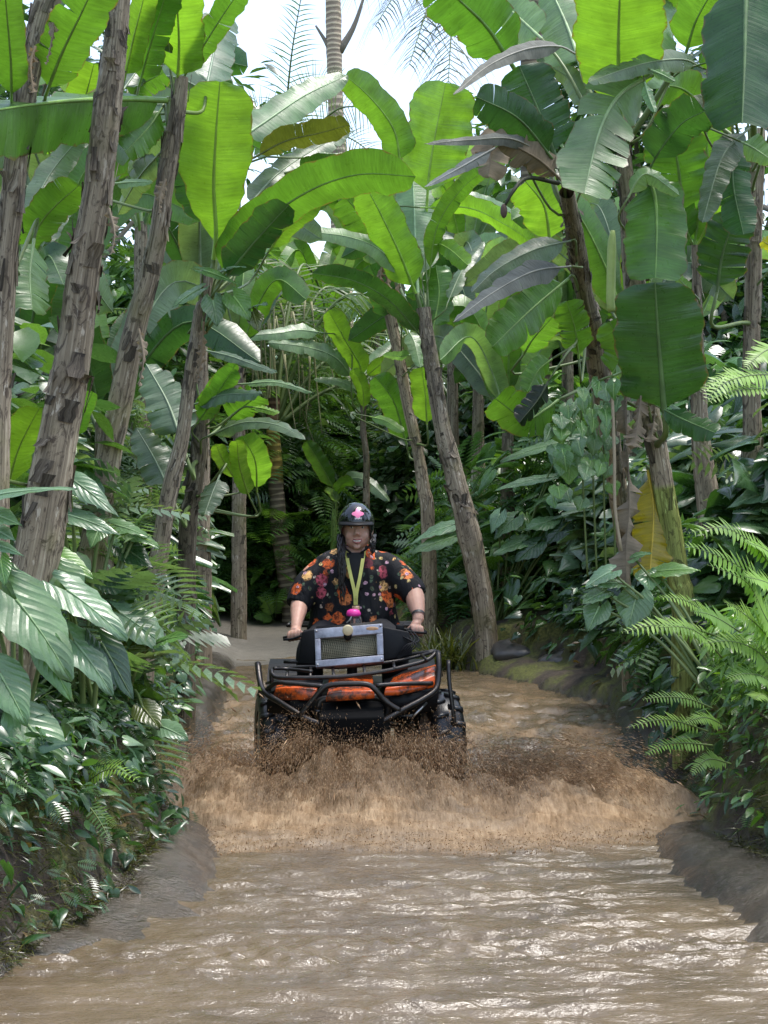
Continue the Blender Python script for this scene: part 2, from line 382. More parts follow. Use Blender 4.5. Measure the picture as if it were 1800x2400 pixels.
# bow wave pushed ahead of the machine: a ragged wall of water rising towards the bumper
front = 8.0 + 0.42 * fbm(gx * 1.6, gx * 0, 80, 4) + 0.22 * np.clip(np.abs(gx - 0.2) - 0.9, 0, 2) ** 1.5
s_ = gy - front
crest = np.interp(gx, [-1.5, -1.15, -0.85, -0.55, -0.3, 0.1, 0.4, 0.62, 0.9, 1.2, 1.5, 1.75], [0.0, 0.13, 0.20, 0.14, 0.24, 0.26, 0.16, 0.13, 0.17, 0.19, 0.13, 0.0])
side = sstep(-1.4, -0.9, gx) * (1 - sstep(1.4, 1.75, gx))
rise = sstep(0.0, 0.12, s_) * 0.10 + sstep(0.05, 1.15, s_) ** 1.3 * 0.90; fall = 1 - sstep(1.12, 1.75, s_)
bw = crest * rise * fall
fan_x = gx + (gx - 0.1) * 0.35 * (gy - 9.2)
strk = 0.5 * fbm(fan_x * 17, gy * 2.2, 81, 4) + 0.5 * (0.25 - np.abs(fbm(fan_x * 30, gy * 4, 87, 4)) * 2)
arcR = np.exp(-((gx - (0.55 + 1.15 * np.clip((9.55 - gy) / 0.85, 0, 1) ** 0.8)) / 0.13) ** 2) * sstep(8.45, 8.8, gy) * (1 - sstep(9.35, 9.6, gy))
arcL = np.exp(-((gx + (0.62 + 0.62 * np.clip((9.6 - gy) / 0.9, 0, 1) ** 0.8)) / 0.11) ** 2) * sstep(8.5, 8.9, gy) * (1 - sstep(9.4, 9.65, gy))
zz += (0.07 * arcR + 0.07 * arcL) * (1 + 0.9 * fbm(gx * 7, gy * 7, 88, 3))
zz += bw * (1 + 0.9 * fbm(gx * 3.5, gy * 3.5, 83, 4)) + np.clip(bw * 6, 0, 1) * side * (0.20 * strk * np.clip(s_, 0, 1.0) + 0.05 * fbm(gx * 24, gy * 24, 82, 3))
WATER_Z = (wx, wy, zz)
def wz(x, y):
    i = np.clip(np.searchsorted(wx, x), 0, len(wx) - 1); j = np.clip(np.searchsorted(wy, y), 0, len(wy) - 1); return zz[j, i]
n1, n2 = len(wx), len(wy); idx = np.arange(n1 * n2).reshape(n2, n1)
fq = np.stack([idx[:-1, :-1], idx[:-1, 1:], idx[1:, 1:], idx[1:, :-1]], -1).reshape(-1, 4)
aer = np.clip(side * (0.55 * sstep(-0.05, 0.12, s_) + 0.45 * sstep(0.0, 0.5, s_)) * (1 - sstep(1.5, 2.3, s_)) * (0.75 + 0.9 * fbm(gx * 5, gy * 4, 85, 4)), 0, 1)
aer = np.maximum(aer, 0.7 * np.clip(ch * (0.15 + 3.0 * fbm(gx * 5, gy * 3.5, 86, 4)), 0, 1))
wc = np.zeros((n1 * n2, 3)); wc[:, 0] = aer.ravel()
tag(mk('water', np.stack([gx, gy, zz + 0.012], -1).reshape(-1, 3), fq, M['water'], cols=wc), kind='structure')
# ================================================================== banana plants
LC = {'y': (0.19, 0.36, 0.045), 'g': (0.10, 0.225, 0.034), 'm': (0.04, 0.11, 0.03), 's': (0.13, 0.20, 0.12), 'p': (0.20, 0.33, 0.155),  # s, p: waxy greens, paled further so sky sheen sits in the colour
      'x': (0.30, 0.235, 0.165), 'Y': (0.55, 0.40, 0.02), 'k': (0.17, 0.18, 0.165)}
def leaf_geo(pts, W, rl, rr, pf=0.08, torn=0.0, nseg=22, nc=4, curl=14, rip=1.0, mid=0.011, seed=None, tipw=0.0, sharp=0.0, taper=None):
    rs = random.Random(seed if seed is not None else random.random())
    cur = crom(pts, nseg + 6); n = len(cur); L = sum((cur[i + 1] - cur[i]).length for i in range(n - 1))
    V = []; F = []; UV = []; MI = []
    b0 = max(1, int(round(pf * (n - 1))))
    blade = list(range(b0, n)); nb = len(blade) - 1
    fr = []
    for i in range(n):
        t = (cur[min(i + 1, n - 1)] - cur[max(i - 1, 0)]).normalized()
        v = (Vector((0, 0, CAMH)) - cur[i]); v = (v - t * v.dot(t))
        v = v.normalized() if v.length > 1e-4 else Vector((0, -1, 0))
        fr.append((t, v, v.cross(t)))     # tangent, towards the viewer, left-of-travel
    taper = taper or rs.uniform(0.10, 0.26)
    phs = [rs.uniform(0, 6.28) for _ in range(6)]; fq = rs.uniform(5, 9)
    for side, roll in ((1, rl), (-1, rr)):
        groups = []; i = 0
        if torn > 0:
            while i < nb:
                k = rs.choice([1, 1, 2, 3]) if rs.random() < torn else rs.choice([4, 5, 6])
                groups.append((i, min(nb, i + k))); i += k
        else: groups = [(0, nb)]
        for (g0, g1) in groups:
            dr = rs.uniform(-34, 34) * torn; base = len(V); tilt = rs.uniform(-0.05, 0.22) * torn
            wj = 1 - rs.random() * 0.22 * torn
            for i in range(g0, g1 + 1):
                t, v, s = fr[blade[i]]; u = i / nb
                prof = math.sin(min(1, u / taper) * 1.5708) ** 0.7 * (max(0, 1 - (max(0, u - 0.72) / 0.28) ** 2.4) ** 0.5 * (1 - tipw) + tipw)
                if sharp: prof = lerp(prof, min(1, u / 0.15) ** 0.6 * (1 - u) ** 0.75 * 1.15, sharp)
                prof *= 1 + 0.05 * math.sin(fq * u * 3 + phs[0] + side) + 0.025 * math.sin(fq * u * 9 + phs[1])
                hw = W / 2 * max(prof, 0.015) * wj
                for c in range(nc + 1):
                    q = c / nc; a = R(roll + dr * q + curl * q)
                    pos = cur[blade[i]].copy()
                    # integrate the curl across the half blade
                    am = R(roll + dr * q * 0.5 + curl * q * 0.5)
                    nrm = v * math.cos(am) + s * side * math.sin(am)
                    dirv = s * side * math.cos(am) - v * math.sin(am)
                    shrink = 1.0
                    if torn and (i == g0 or i == g1) and 0 < i < nb: shrink = 1 - 0.07 * q
                    pos += dirv * (hw * q * shrink) + t * (tilt * hw * q + 0.10 * hw * q)
                    rp = rip * W * (0.028 * q * q * math.sin(fq * 6.28 * u * 0.8 + phs[2] + side) + 0.016 * q * math.sin(fq * 15 * u + phs[3]) + 0.03 * q * math.sin(5 * u + phs[4]))
                    pos += nrm * rp
                    V.append(pos); UV.append((side * q, u * L))
            for i in range(g1 - g0):
                for c in range(nc):
                    a = base + i * (nc + 1) + c; b = a + nc + 1
                    F.append((a, a + 1, b + 1, b) if side > 0 else (a, b, b + 1, a + 1)); MI.append(0)
    # midrib and petiole
    base = len(V); ns = 6
    for i in range(n):
        t, v, s = fr[i]; r = mid * (1.25 - 1.0 * i / (n - 1))
        for k in range(ns):
            an = 6.2832 * k / ns; V.append(cur[i] + s * (math.cos(an) * r) + v * (math.sin(an) * r)); UV.append((0, 0))
    for i in range(n - 1):
        for k in range(ns):
            a = base + i * ns + k; b = base + i * ns + (k + 1) % ns; F.append((a, b, b + ns, a + ns)); MI.append(1)
    return V, F, UV, MI

DYO = 0.0; STEMS = {}; LEAVES = []
def bleaf(parent, crop, pts, w, Yb, Yt, colr='g', roll=0, fold=8, torn=0.0, pf=0.08, nm='leaf', label=None, **kw):
    """leaf traced along its midrib; w = full blade width in crop pixels; Yb, Yt = distance of base and tip"""
    Yb += DYO; Yt += DYO
    k = CR[crop][2]; L = np.cumsum([0] + [math.hypot(pts[i + 1][0] - pts[i][0], pts[i + 1][1] - pts[i][1]) for i in range(len(pts) - 1)]); L = L / L[-1]
    wp = [C(crop, p[0], p[1], lerp(Yb, Yt, L[i])) for i, p in enumerate(pts)]
    W = w / k * (Yb + Yt) / 2 / FPX
    if colr == 'k': kw.setdefault('sharp', 0.9); W *= 0.85
    elif isinstance(colr, str) and colr in 'sp' and 'tipw' not in kw: kw.setdefault('sharp', 0.55)
    if torn == 0 and not (isinstance(colr, str) and colr in 'y') and random.random() < 0.6: torn = random.uniform(0.12, 0.45)
    mid = kw.pop('mid', 0.0115 * min(1.2, max(0.45, W / 0.4)))
    V, F, UV, MI = leaf_geo(wp, W, roll + fold, -roll + fold, pf, torn, mid=mid, **kw)
    m = [M['dry'] if isinstance(colr, str) and colr in 'xk' else M['banana'], M['dry'] if isinstance(colr, str) and colr == 'x' else M['midrib']]
    o = mk(nm, V, F, m, parent, uv=UV, midx=MI)
    c = LC[colr] if isinstance(colr, str) else colr; j = random.uniform(0.86, 1.14); h = random.uniform(0.94, 1.06)
    o.color = (c[0] * j * h, c[1] * j, c[2] * j / h, 1)
    if label: o['label'] = label
    LEAVES.append((o, parent.name, wp[0], wp[1], mid)); return o

def stem_geo(pts, rad, nr=24, flakes=60, fl=1.0, step=0.03):
    L = sum((pts[i + 1] - pts[i]).length for i in range(len(pts) - 1)); n = max(12, int(L / step))
    cur = crom(pts, n); dl = np.cumsum([0] + [(pts[i + 1] - pts[i]).length for i in range(len(pts) - 1)]); rr = np.interp(np.linspace(0, 1, n + 1), dl / dl[-1], rad)
    V = []; F = []; UV = []; CO = []; fr = []; prev = Vector((1, 0, 0)); sd = random.uniform(0, 90)
    for i in range(n + 1):
        t = (cur[min(i + 1, n)] - cur[max(i - 1, 0)]).normalized(); nx = (prev - t * prev.dot(t)).normalized(); prev = nx; ny = t.cross(nx); fr.append((t, nx, ny)); r = rr[i]
        for k in range(nr):
            an = 6.2832 * k / nr; d = nx * math.cos(an) + ny * math.sin(an); q = cur[i] + d * r
            a = 0.11 * mnoise.noise(Vector((q.x * 9 + sd, q.y * 9, q.z * 2.5))) + 0.10 * mnoise.noise(Vector((math.cos(an) * 3 + sd, math.sin(an) * 3, i * step * 0.8))) + 0.06 * mnoise.noise(q * 28)
            sheath = 0.035 * (((i * step * 2.1 + 0.35 * math.sin(an * 1.0 + sd) + sd) % 1.0))
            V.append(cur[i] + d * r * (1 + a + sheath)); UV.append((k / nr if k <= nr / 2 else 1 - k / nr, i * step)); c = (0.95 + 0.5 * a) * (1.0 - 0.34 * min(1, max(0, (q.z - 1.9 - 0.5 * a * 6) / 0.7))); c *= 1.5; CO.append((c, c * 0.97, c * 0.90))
    for i in range(n):
        for k in range(nr):
            a = i * nr + k; b = i * nr + (k + 1) % nr; F.append((a, b, b + nr, a + nr))
    for _ in range(int(flakes * 0.55)):          # peeling strips of old sheath
        i = int(2 + (n - 5) * (random.random() ** 0.35)); an = random.uniform(0, 6.28); t, nx, ny = fr[i]; r = rr[i]
        ln = random.uniform(0.03, 0.10) * fl * random.choice([1, 1, 1.8]); wd = random.uniform(0.10, 0.38); lift = random.uniform(0.0, 0.22) if random.random() < .85 else .5; cc = random.choice([0.3, 0.45, 0.6, 0.8, 1.0]); up = random.choice([1, -1]); tw = random.uniform(-0.5, 0.5)
        base = len(V)
        for a in range(4):
            for b in range(3):
                s = a / 3; aa = an + (b - 1) * wd * (1 - 0.2 * s + 0.25 * math.sin(7 * s + i)) + tw * s; d = nx * math.cos(aa) + ny * math.sin(aa)
                V.append(cur[i] + t * (up * ln * s) + d * r * (1.07 + lift * s * s + 0.05 * (b - 1) ** 2 * random.uniform(0.2, 2))); UV.append((0.3 + 0.1 * b, i * step + s * ln)); CO.append((cc, cc * 0.97, cc * 0.93))
        for a in range(3):
            for b in range(2): q = base + a * 3 + b; F.append((q, q + 1, q + 4, q + 3))
    return V, F, UV, CO
def stem(parent, specs, Y, flakes=60, Yb=None, tint=None, ground=True, nr=24, fl=1.0, wscale=1.0):
    """specs: (crop, x, y, width) from the top down"""
    Y += DYO; pts = []; rad = []; m = len(specs)
    for i, (c, x, y, wd) in enumerate(specs):
        yy = lerp(Y, Yb if Yb else Y, i / (m - 1)); pts.append(C(c, x, y, yy)); rad.append(wd / CR[c][2] * yy / FPX / 2 * wscale * 0.88)
    if ground:
        p = pts[-1]; q = p + (pts[-1] - pts[-2]) * 0.3; g = hz(q.x, q.y)
        if p.z > g: pts.append(Vector((q.x, q.y, min(p.z - 0.05, g - 0.12)))); rad.append(rad[-1] * 1.12)
    STEMS[parent.name] = crom(pts, 60)
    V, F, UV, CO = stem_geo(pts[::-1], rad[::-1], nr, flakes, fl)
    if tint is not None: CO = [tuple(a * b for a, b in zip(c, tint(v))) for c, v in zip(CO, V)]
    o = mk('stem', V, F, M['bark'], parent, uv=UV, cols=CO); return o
BP = lambda label: thing('banana_plant', label, 'banana plant', 'banana plants along the channel')

# --- A far left
A = BP('banana plant at the far left edge with loose brown sheaths round its stem')
stem(A, [('Z1', 330, -80, 200), ('Z1', 250, 200, 170), ('Z1', 180, 560, 140), ('Z1', 110, 1000, 150), ('Z1', 70, 1400, 165), ('Z1', 40, 1660, 165), ('Q3', 5, 250, 115), ('Q3', -15, 700, 125)], 7.2, 90, fl=1.5)
bleaf(A, 'Z1', [(75, 660), (70, 400), (45, 100), (20, -180)], 215, 7.1, 6.6, 'g', 8, 6)
bleaf(A, 'Z1', [(295, 620), (400, 350), (540, 60), (650, -180)], 360, 7.3, 6.8, 'g', -6, 6)
bleaf(A, 'Z1', [(165, 1460), (330, 1120), (600, 800)], 250, 8.1, 8.6, 's', 24, 4)
bleaf(A, 'Z1', [(130, 1690), (290, 1410), (510, 1200)], 290, 8.0, 7.6, 'g', -22, 6)
bleaf(A, 'Z1', [(265, 1600), (390, 1420), (480, 1330)], 130, 7.9, 8.3, 's', 30, 6)
bleaf(A, 'Z1', [(470, 900), (550, 640), (610, 410)], 250, 8.6, 8.2, 'y', -10, 8)
bleaf(A, 'Z1', [(330, 1020), (300, 900), (290, 700)], 140, 8.9, 8.5, 'y', -10, 8)
bleaf(A, 'S', [(80, 560), (70, 640), (75, 725)], 118, 7.6, 7.4, 'p', 30, 8, tipw=0.3)
bleaf(A, 'Q3', [(30, 830), (80, 650), (170, 470)], 170, 7.9, 7.5, 'y', -20, 6)
bleaf(A, 'Q3', [(330, 600), (360, 500), (400, 400)], 70, 8.0, 7.8, 'g', 0, 6)
# --- B big leaning stem
B = BP('thick leaning banana stem with shaggy brown bark, nearest on the left bank')
stem(B, [('Z1', 775, -90, 165), ('Z1', 745, 280, 165), ('Z1', 690, 750, 200), ('Z1', 640, 1200, 205), ('Z1', 570, 1600, 220), ('Q3', 318, 250, 180), ('Q3', 235, 680, 190), ('Q3', 170, 1050, 215), ('Q3', 120, 1300, 215), ('Q3', 75, 1500, 190), ('Q3', 50, 1800, 190)], 7.5, 170, nr=32)
bleaf(B, 'Z1', [(805, 520), (870, 230), (960, -120)], 190, 8.3, 7.9, 'y', 18, 8)
bleaf(B, 'Z1', [(900, 560), (990, 240), (1100, -120)], 240, 8.4, 8.0, 'g', 0, 8)
# --- C second stem
Cc = BP('banana plant on the left, second stem, its broad leaf reaching out of frame')
stem(Cc, [('Z1', 1180, 500, 95), ('Z1', 1155, 680, 125), ('Z1', 1110, 950, 130), ('Z1', 1065, 1250, 125), ('Z1', 1005, 1640, 140), ('Q3', 590, 100, 105), ('Q3', 530, 400, 112), ('Q3', 465, 700, 115), ('Q3', 400, 1100, 132), ('Q3', 370, 1290, 135), ('Q3', 350, 1420, 135)], 8.5, 120)
bleaf(Cc, 'Z1', [(1150, 530), (1160, 300), (1150, 60), (1140, -160)], 330, 8.5, 8.0, 'y', 12, 6)
bleaf(Cc, 'Z1', [(1180, 515), (1310, 310), (1470, 60), (1600, -120)], 190, 8.5, 8.1, 'g', -10, 8)
bleaf(Cc, 'Z1', [(1340, 560), (1390, 320), (1450, 80)], 300, 9.0, 9.5, 's', -8, 6, tipw=0.2)
bleaf(Cc, 'Z1', [(1075, 650), (850, 640), (500, 650), (200, 680), (-120, 730)], 640, 8.45, 6.6, 'g', -32, 42, curl=12, pf=0.03, torn=0.01, label='broad leaf seen from below, its pale upper edge catching the sky')
bleaf(Cc, 'Z1', [(1050, 700), (960, 830), (810, 985)], 240, 8.5, 8.3, 'g', 15, 8)
bleaf(Cc, 'Z1', [(1040, 860), (930, 1000), (830, 1120)], 190, 8.7, 9.1, 's', -20, 8)
bleaf(Cc, 'Z1', [(1030, 1000), (900, 1150), (760, 1390)], 210, 8.8, 9.3, 's', -25, 10)
bleaf(Cc, 'Z1', [(800, 580), (920, 420), (1065, 290)], 190, 8.9, 9.3, 's', 25, 6)
bleaf(Cc, 'Z1', [(860, 640), (900, 560), (1060, 470)], 210, 9.2, 8.9, 'g', 0, 6)
bleaf(Cc, 'Z1', [(740, 1190), (860, 1180), (990, 1180)], 90, 8.9, 8.8, 'p', 45, 8)
bleaf(Cc, 'Z1', [(1350, 1480), (1240, 1180), (1170, 850)], 260, 10.0, 9.8, 'm', 0, 8)
bleaf(Cc, 'Z1', [(1060, 120), (1085, 230), (1100, 340)], 80, 8.4, 8.3, (0.02, 0.04, 0.015), 30, 20)
# --- D slim stem with bright leaf
D = BP('slim leaning banana plant on the left with one upright glowing yellow green leaf')
stem(D, [('Q1', 895, 1170, 62), ('Q1', 888, 1300, 62), ('Q3', 865, 60, 60), ('Q3', 820, 350, 62), ('Q3', 788, 600, 66), ('Q3', 730, 850, 80), ('Q3', 680, 1150, 92), ('Q3', 640, 1420, 95), ('Q3', 625, 1500, 95)], 9.4, 90)
bleaf(D, 'Z1', [(1385, 1680), (1400, 1500), (1385, 1200), (1400, 860), (1425, 530)], 470, 9.4, 8.9, 'y', 4, 5, pf=0.10, tipw=0.12, taper=0.5, label='upright young leaf glowing yellow green')
bleaf(D, 'Z2', [(40, 1420), (230, 1140), (540, 905), (860, 790), (1210, 800)], 300, 9.4, 8.7, 'g', -24, 6, pf=0.05)
bleaf(D, 'Z2', [(190, 1000), (380, 790), (600, 640), (820, 525)], 220, 9.6, 10.3, 's', 36, 4)
bleaf(D, 'Z2', [(150, 580), (300, 480), (540, 320), (800, 195)], 270, 9.7, 10.4, 'p', 30, 4)
bleaf(D, 'Z2', [(240, 690), (430, 590), (640, 540), (815, 490)], 190, 9.8, 9.6, (0.07, 0.085, 0.02), -30, 8, torn=0.3)
bleaf(D, 'Z2', [(60, 1420), (240, 1200), (450, 970)], 270, 9.2, 9.0, 'm', -34, 4)
bleaf(D, 'Z2', [(330, 1250), (450, 1090), (620, 960)], 150, 9.9, 9.6, 'y', -20, 6)
bleaf(D, 'Z2', [(560, 690), (760, 690), (1000, 730)], 100, 9.9, 10.0, 'p', 40, 6)
bleaf(D, 'Z2', [(500, 760), (640, 720), (780, 740)], 120, 9.8, 9.6, 'g', -30, 6)
# --- E centre plant
DYO = 2.9
E = BP('tall banana plant beyond the rider, its bare stem leaning left from the right bank')
stem(E, [('Q4', 170, 40, 70), ('Q4', 185, 150, 66), ('Q4', 210, 300, 72), ('Q4', 250, 550, 76), ('Q4', 300, 750, 98), ('Q4', 365, 1000, 112), ('Q4', 415, 1250, 106), ('Q4', 440, 1440, 106)], 14.2, 150)
EY = 14.2
bleaf(E, 'Z2', [(1225, 1500), (1210, 1250), (1200, 950), (1180, 520)], 330, EY, 15.2, 'p', 0, 10, pf=0.12)
bleaf(E, 'Z2', [(1270, 1100), (1290, 800), (1330, 540), (1390, 240)], 430, EY + .6, 14.4, 'y', 10, 14, pf=0.25, tipw=0.25)
bleaf(E, 'Z2', [(1210, 1500), (1120, 1270), (1010, 1040), (910, 850)], 250, EY, 13.6, 'y', -4, 6, tipw=0.2)
bleaf(E, 'Z2', [(980, 1190), (900, 1060), (790, 920)], 250, 15.0, 14.6, 'g', 0, 8)
bleaf(E, 'Z2', [(1170, 1430), (1010, 1250), (800, 1160), (430, 1120)], 150, EY, 13.4, 'p', -34, 6)
bleaf(E, 'Z2', [(1120, 720), (1080, 520), (950, 340), (790, 195)], 210, 14.6, 14.2, 'y', 0, 10, pf=0.03, tipw=0.3)
bleaf(E, 'Z2', [(1290, 1400), (1340, 1100), (1480, 880), (1630, 760)], 130, EY, 13.8, 'g', -20, 8)
bleaf(E, 'Z2', [(1330, 1190), (1420, 1240), (1520, 1330)], 120, EY, 13.6, 'y', 0, 10)
bleaf(E, 'Z2', [(1400, 1560), (1490, 1360), (1620, 1190)], 110, EY, 14.8, 's', 35, 6)
bleaf(E, 'Z4', [(1500, 540), (1290, 300), (1060, 165), (780, 110)], 170, EY, 13.2, 'm', 30, 10)
bleaf(E, 'Z4', [(1560, 480), (1600, 250), (1580, 60)], 210, EY + .2, 14.6, 'g', 0, 10)
bleaf(E, 'Z3', [(-30, 1010), (200, 1010), (380, 1090), (530, 1190)], 130, 14.5, 13.6, 'y', -36, 8)
bleaf(E, 'Z3', [(140, 960), (290, 980), (480, 1070)], 100, 14.8, 15.2, 'p', 40, 6)
bleaf(E, 'Z2', [(1250, 1620), (1350, 1500), (1390, 1330)], 180, 14.6, 14.9, 'p', 0, 8)
# --- F behind centre
DYO = 1.6
Fp = BP('thin pale banana stem just left of the centre leaning stem')
stem(Fp, [('Z4', 1285, 380, 80), ('Z4', 1340, 650, 78), ('Z4', 1385, 900, 80), ('Z4', 1460, 1250, 82), ('Z4', 1500, 1500, 95), ('Z4', 1530, 1720, 105)], 17.0, 90, tint=lambda v: (1.25, 1.2, 1.15))
bleaf(Fp, 'Z4', [(1522, 1090), (1512, 900), (1485, 720)], 180, 16.4, 16.0, 'y', 0, 6, pf=0.02)
bleaf(Fp, 'Z4', [(1390, 1220), (1310, 950), (1190, 780)], 200, 17.4, 17.0, 'g', 0, 10)
bleaf(Fp, 'Z4', [(1280, 420), (1230, 220), (1150, 60)], 190, 17.0, 16.6, 'm', 0, 10)
bleaf(Fp, 'Z4', [(1290, 420), (1330, 180), (1290, -20)], 170, 17.0, 16.8, 'k', 0, 10, torn=0.5)
bleaf(Fp, 'Z4', [(1150, 1040), (1260, 1070), (1370, 1140)], 70, 16.5, 16.2, 'y', 30, 8)
bleaf(Fp, 'Z4', [(1420, 640), (1350, 650), (1240, 640)], 90, 16.5, 16.2, 'p', 40, 8)
bleaf(Fp, 'Z4', [(1400, 480), (1440, 560), (1480, 720)], 120, 16.5, 16.2, 'p', 20, 8)
# --- G small plant
DYO = 9.6
G = BP('small slender banana plant behind the rider with a bright lance shaped leaf')
stem(G, [('Z4', 1112, 960, 42), ('Z4', 1110, 1130, 42), ('Z4', 1130, 1300, 46), ('Z4', 1130, 1580, 50)], 14.0, 40, nr=14)
bleaf(G, 'Z4', [(1110, 800), (1080, 690), (990, 540), (885, 350)], 160, 14.0, 13.5, 'y', 0, 6)
bleaf(G, 'Z4', [(1112, 1000), (1105, 860), (1045, 730)], 100, 13.9, 13.7, 'y', 10, 16)
bleaf(G, 'Z4', [(1060, 810), (930, 660), (740, 590), (490, 560)], 165, 14.0, 13.0, 'p', -38, 6)
bleaf(G, 'Z4', [(1090, 880), (960, 815), (790, 800)], 80, 14.0, 13.6, 'p', -40, 6)
bleaf(G, 'Z4', [(1110, 770), (1200, 660), (1310, 550)], 150, 14.2, 14.7, 'p', 30, 6)
bleaf(G, 'Z4', [(1115, 790), (1250, 690), (1460, 640)], 100, 14.1, 13.8, 'y', -20, 6)
bleaf(G, 'Z4', [(860, 500), (700, 480), (560, 500), (290, 520)], 120, 13.6, 12.9, 'p', -36, 8)
DYO = 10.9
# --- shoot behind the rider's helmet
S1 = BP('young banana shoot rising directly behind the black helmet')
stem(S1, [('Z4', 930, 1500, 36), ('Z4', 925, 1640, 38), ('Z4', 915, 1900, 44)], 13.0, 10, nr=12, tint=lambda v: (0.7, 1.3, 0.45))
bleaf(S1, 'Z4', [(925, 1520), (840, 1360), (740, 1200)], 120, 13.0, 12.7, 'g', 0, 16)
bleaf(S1, 'Z4', [(940, 1510), (1040, 1440), (1150, 1470), (1280, 1590)], 120, 13.0, 12.6, 'p', 32, 8)
bleaf(S1, 'Z4', [(930, 1560), (970, 1480), (1045, 1450)], 90, 12.9, 12.6, 'g', -20, 8)
bleaf(S1, 'Z4', [(950, 1600), (900, 1530), (860, 1510)], 70, 12.9, 12.7, 'p', 20, 8)
DYO = 0.0
# --- H left middle with wavy sheen leaves
H = BP('banana plant in shade on the left with wavy grey green leaves near the ringed palm')
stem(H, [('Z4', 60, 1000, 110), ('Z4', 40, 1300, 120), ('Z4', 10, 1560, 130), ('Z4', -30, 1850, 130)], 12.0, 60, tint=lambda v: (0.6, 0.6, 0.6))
for a in ([[(80, 610), (250, 650), (400, 705), (555, 760)], 90, 11.8, 11.2, 's', 40], [[(320, 830), (550, 820), (780, 885)], 75, 11.8, 11.4, 'p', 48],
          [[(20, 960), (200, 900), (450, 890)], 150, 11.8, 11.3, 's', 40], [[(100, 1170), (330, 1080), (550, 1095), (735, 1190)], 130, 11.8, 11.0, 's', 40],
          [[(20, 1050), (150, 850), (290, 700)], 110, 12.0, 11.7, 'g', -10], [[(230, 1060), (330, 980), (430, 900)], 230, 12.2, 11.9, 'g', -20],
          [[(420, 1530), (410, 1330), (330, 1170)], 200, 12.4, 12.0, 'y', 0], [[(375, 1570), (310, 1370), (290, 1190)], 120, 12.2, 11.8, 'y', 0],
          [[(280, 1450), (190, 1300), (160, 1220)], 110, 12.2, 11.9, 'y', 0], [[(180, 1420), (130, 1540), (80, 1680)], 200, 11.6, 11.3, 's', -30],
          [[(400, 980), (470, 990), (560, 1020)], 60, 11.9, 11.7, 'y', 40]):
    bleaf(H, 'Z4', a[0], a[1], a[2], a[3], a[4], a[5], 8, rip=1.8)
bleaf(H, 'Q3', [(780, 600), (720, 440), (630, 280)], 230, 11.2, 11.5, 's', -10, 6, torn=0.3, rip=1.6)
bleaf(H, 'Q3', [(730, 820), (660, 680), (590, 560)], 190, 11.2, 11.5, 's', -10, 6, torn=0.3, rip=1.6)
bleaf(H, 'Q3', [(850, 540), (900, 470), (1010, 300)], 110, 11.8, 11.5, 'g', -10, 6)
# --- I right, dark stem with dry leaf
I = BP('dark banana stem right of centre topped by a withered brown leaf')
stem(I, [('Q2', 790, 830, 72), ('Q2', 830, 1050, 84), ('Q2', 870, 1300, 92), ('Q4', 895, 100, 98), ('Q4', 930, 330, 106), ('Q4', 975, 600, 100), ('Q4', 1020, 900, 90), ('Q4', 1060, 1200, 85)], 10.0, 130, Yb=13.4)
IY = 10.0
bleaf(I, 'Z3', [(720, 260), (640, 225), (480, 240), (300, 320), (130, 460)], 130, 9.9, 9.0, 'k', -28, 14, pf=0.1)
bleaf(I, 'Z3', [(430, 340), (300, 140), (170, 10), (40, -110)], 330, IY + .3, 9.8, 'g', 0, 6)
bleaf(I, 'Z3', [(640, 800), (560, 580), (450, 320)], 310, IY, 10.0, 'm', 0, 8, pf=0.16)
bleaf(I, 'Z3', [(625, 790), (450, 580), (240, 470)], 220, IY - .1, 9.6, 'm', -12, 8, pf=0.12)
bleaf(I, 'Z3', [(640, 800), (430, 680), (220, 680), (-10, 700)], 110, IY, 9.2, 'k', -30, 14)
bleaf(I, 'Z3', [(330, 720), (170, 810), (-10, 910)], 100, 9.6, 9.0, 'k', -30, 14)
bleaf(I, 'Z3', [(660, 880), (520, 760), (340, 690), (300, 860)], 200, IY - .1, 9.6, 'x', -14, 25, torn=0.9, nm='dry_leaf', rip=2.5, label='withered brown leaf hanging from the top of the stem')
bleaf(I, 'Z3', [(780, 520), (690, 380), (530, 290)], 130, IY + .3, 10.6, 's', 20, 8)
bleaf(I, 'Z3', [(600, 1180), (570, 1000), (480, 880)], 250, 13.5, 13.1, 'y', 0, 8)
bleaf(I, 'Z5', [(700, 50), (520, 75), (320, 180), (130, 320)], 190, 10.2, 9.4, 'k', -28, 12)
bleaf(I, 'Z3', [(700, 1170), (520, 1215), (340, 1310), (220, 1420)], 150, 10.3, 9.8, 's', -30, 12)
bleaf(I, 'Z5', [(690, 110), (520, 250), (320, 440)], 220, 10.6, 10.2, 'g', 14, 8)
bleaf(I, 'Z5', [(740, 500), (720, 350), (680, 220)], 170, 10.9, 10.7, 'g', 0, 8)
bleaf(I, 'Z5', [(470, 480), (520, 400), (610, 300)], 170, 11.4, 11.0, 'g', -10, 8)
bleaf(I, 'Z5', [(590, 610), (540, 700), (450, 810)], 130, 10.4, 10.3, (0.015, 0.03, 0.015), 20, 26)
bleaf(I, 'Z5', [(610, 500), (540, 560), (490, 660)], 120, 10.6, 10.5, 'g', 20, 12)
bleaf(I, 'Z5', [(640, 700), (570, 750), (480, 790), (330, 690)], 230, 11.2, 10.8, 'g', 20, 8)
mb = MB(); mb.tube([C('Z3', 640, 890, 10), C('Z3', 490, 865, 9.8), C('Z3', 420, 930, 9.7), C('Z3', 375, 1010, 9.7)], [0.014, 0.012, 0.011, 0.008], 8, seg=14)
mb.build('fruit_stalk', simple('dark_stalk', (0.03, 0.035, 0.015), 0.6), I)
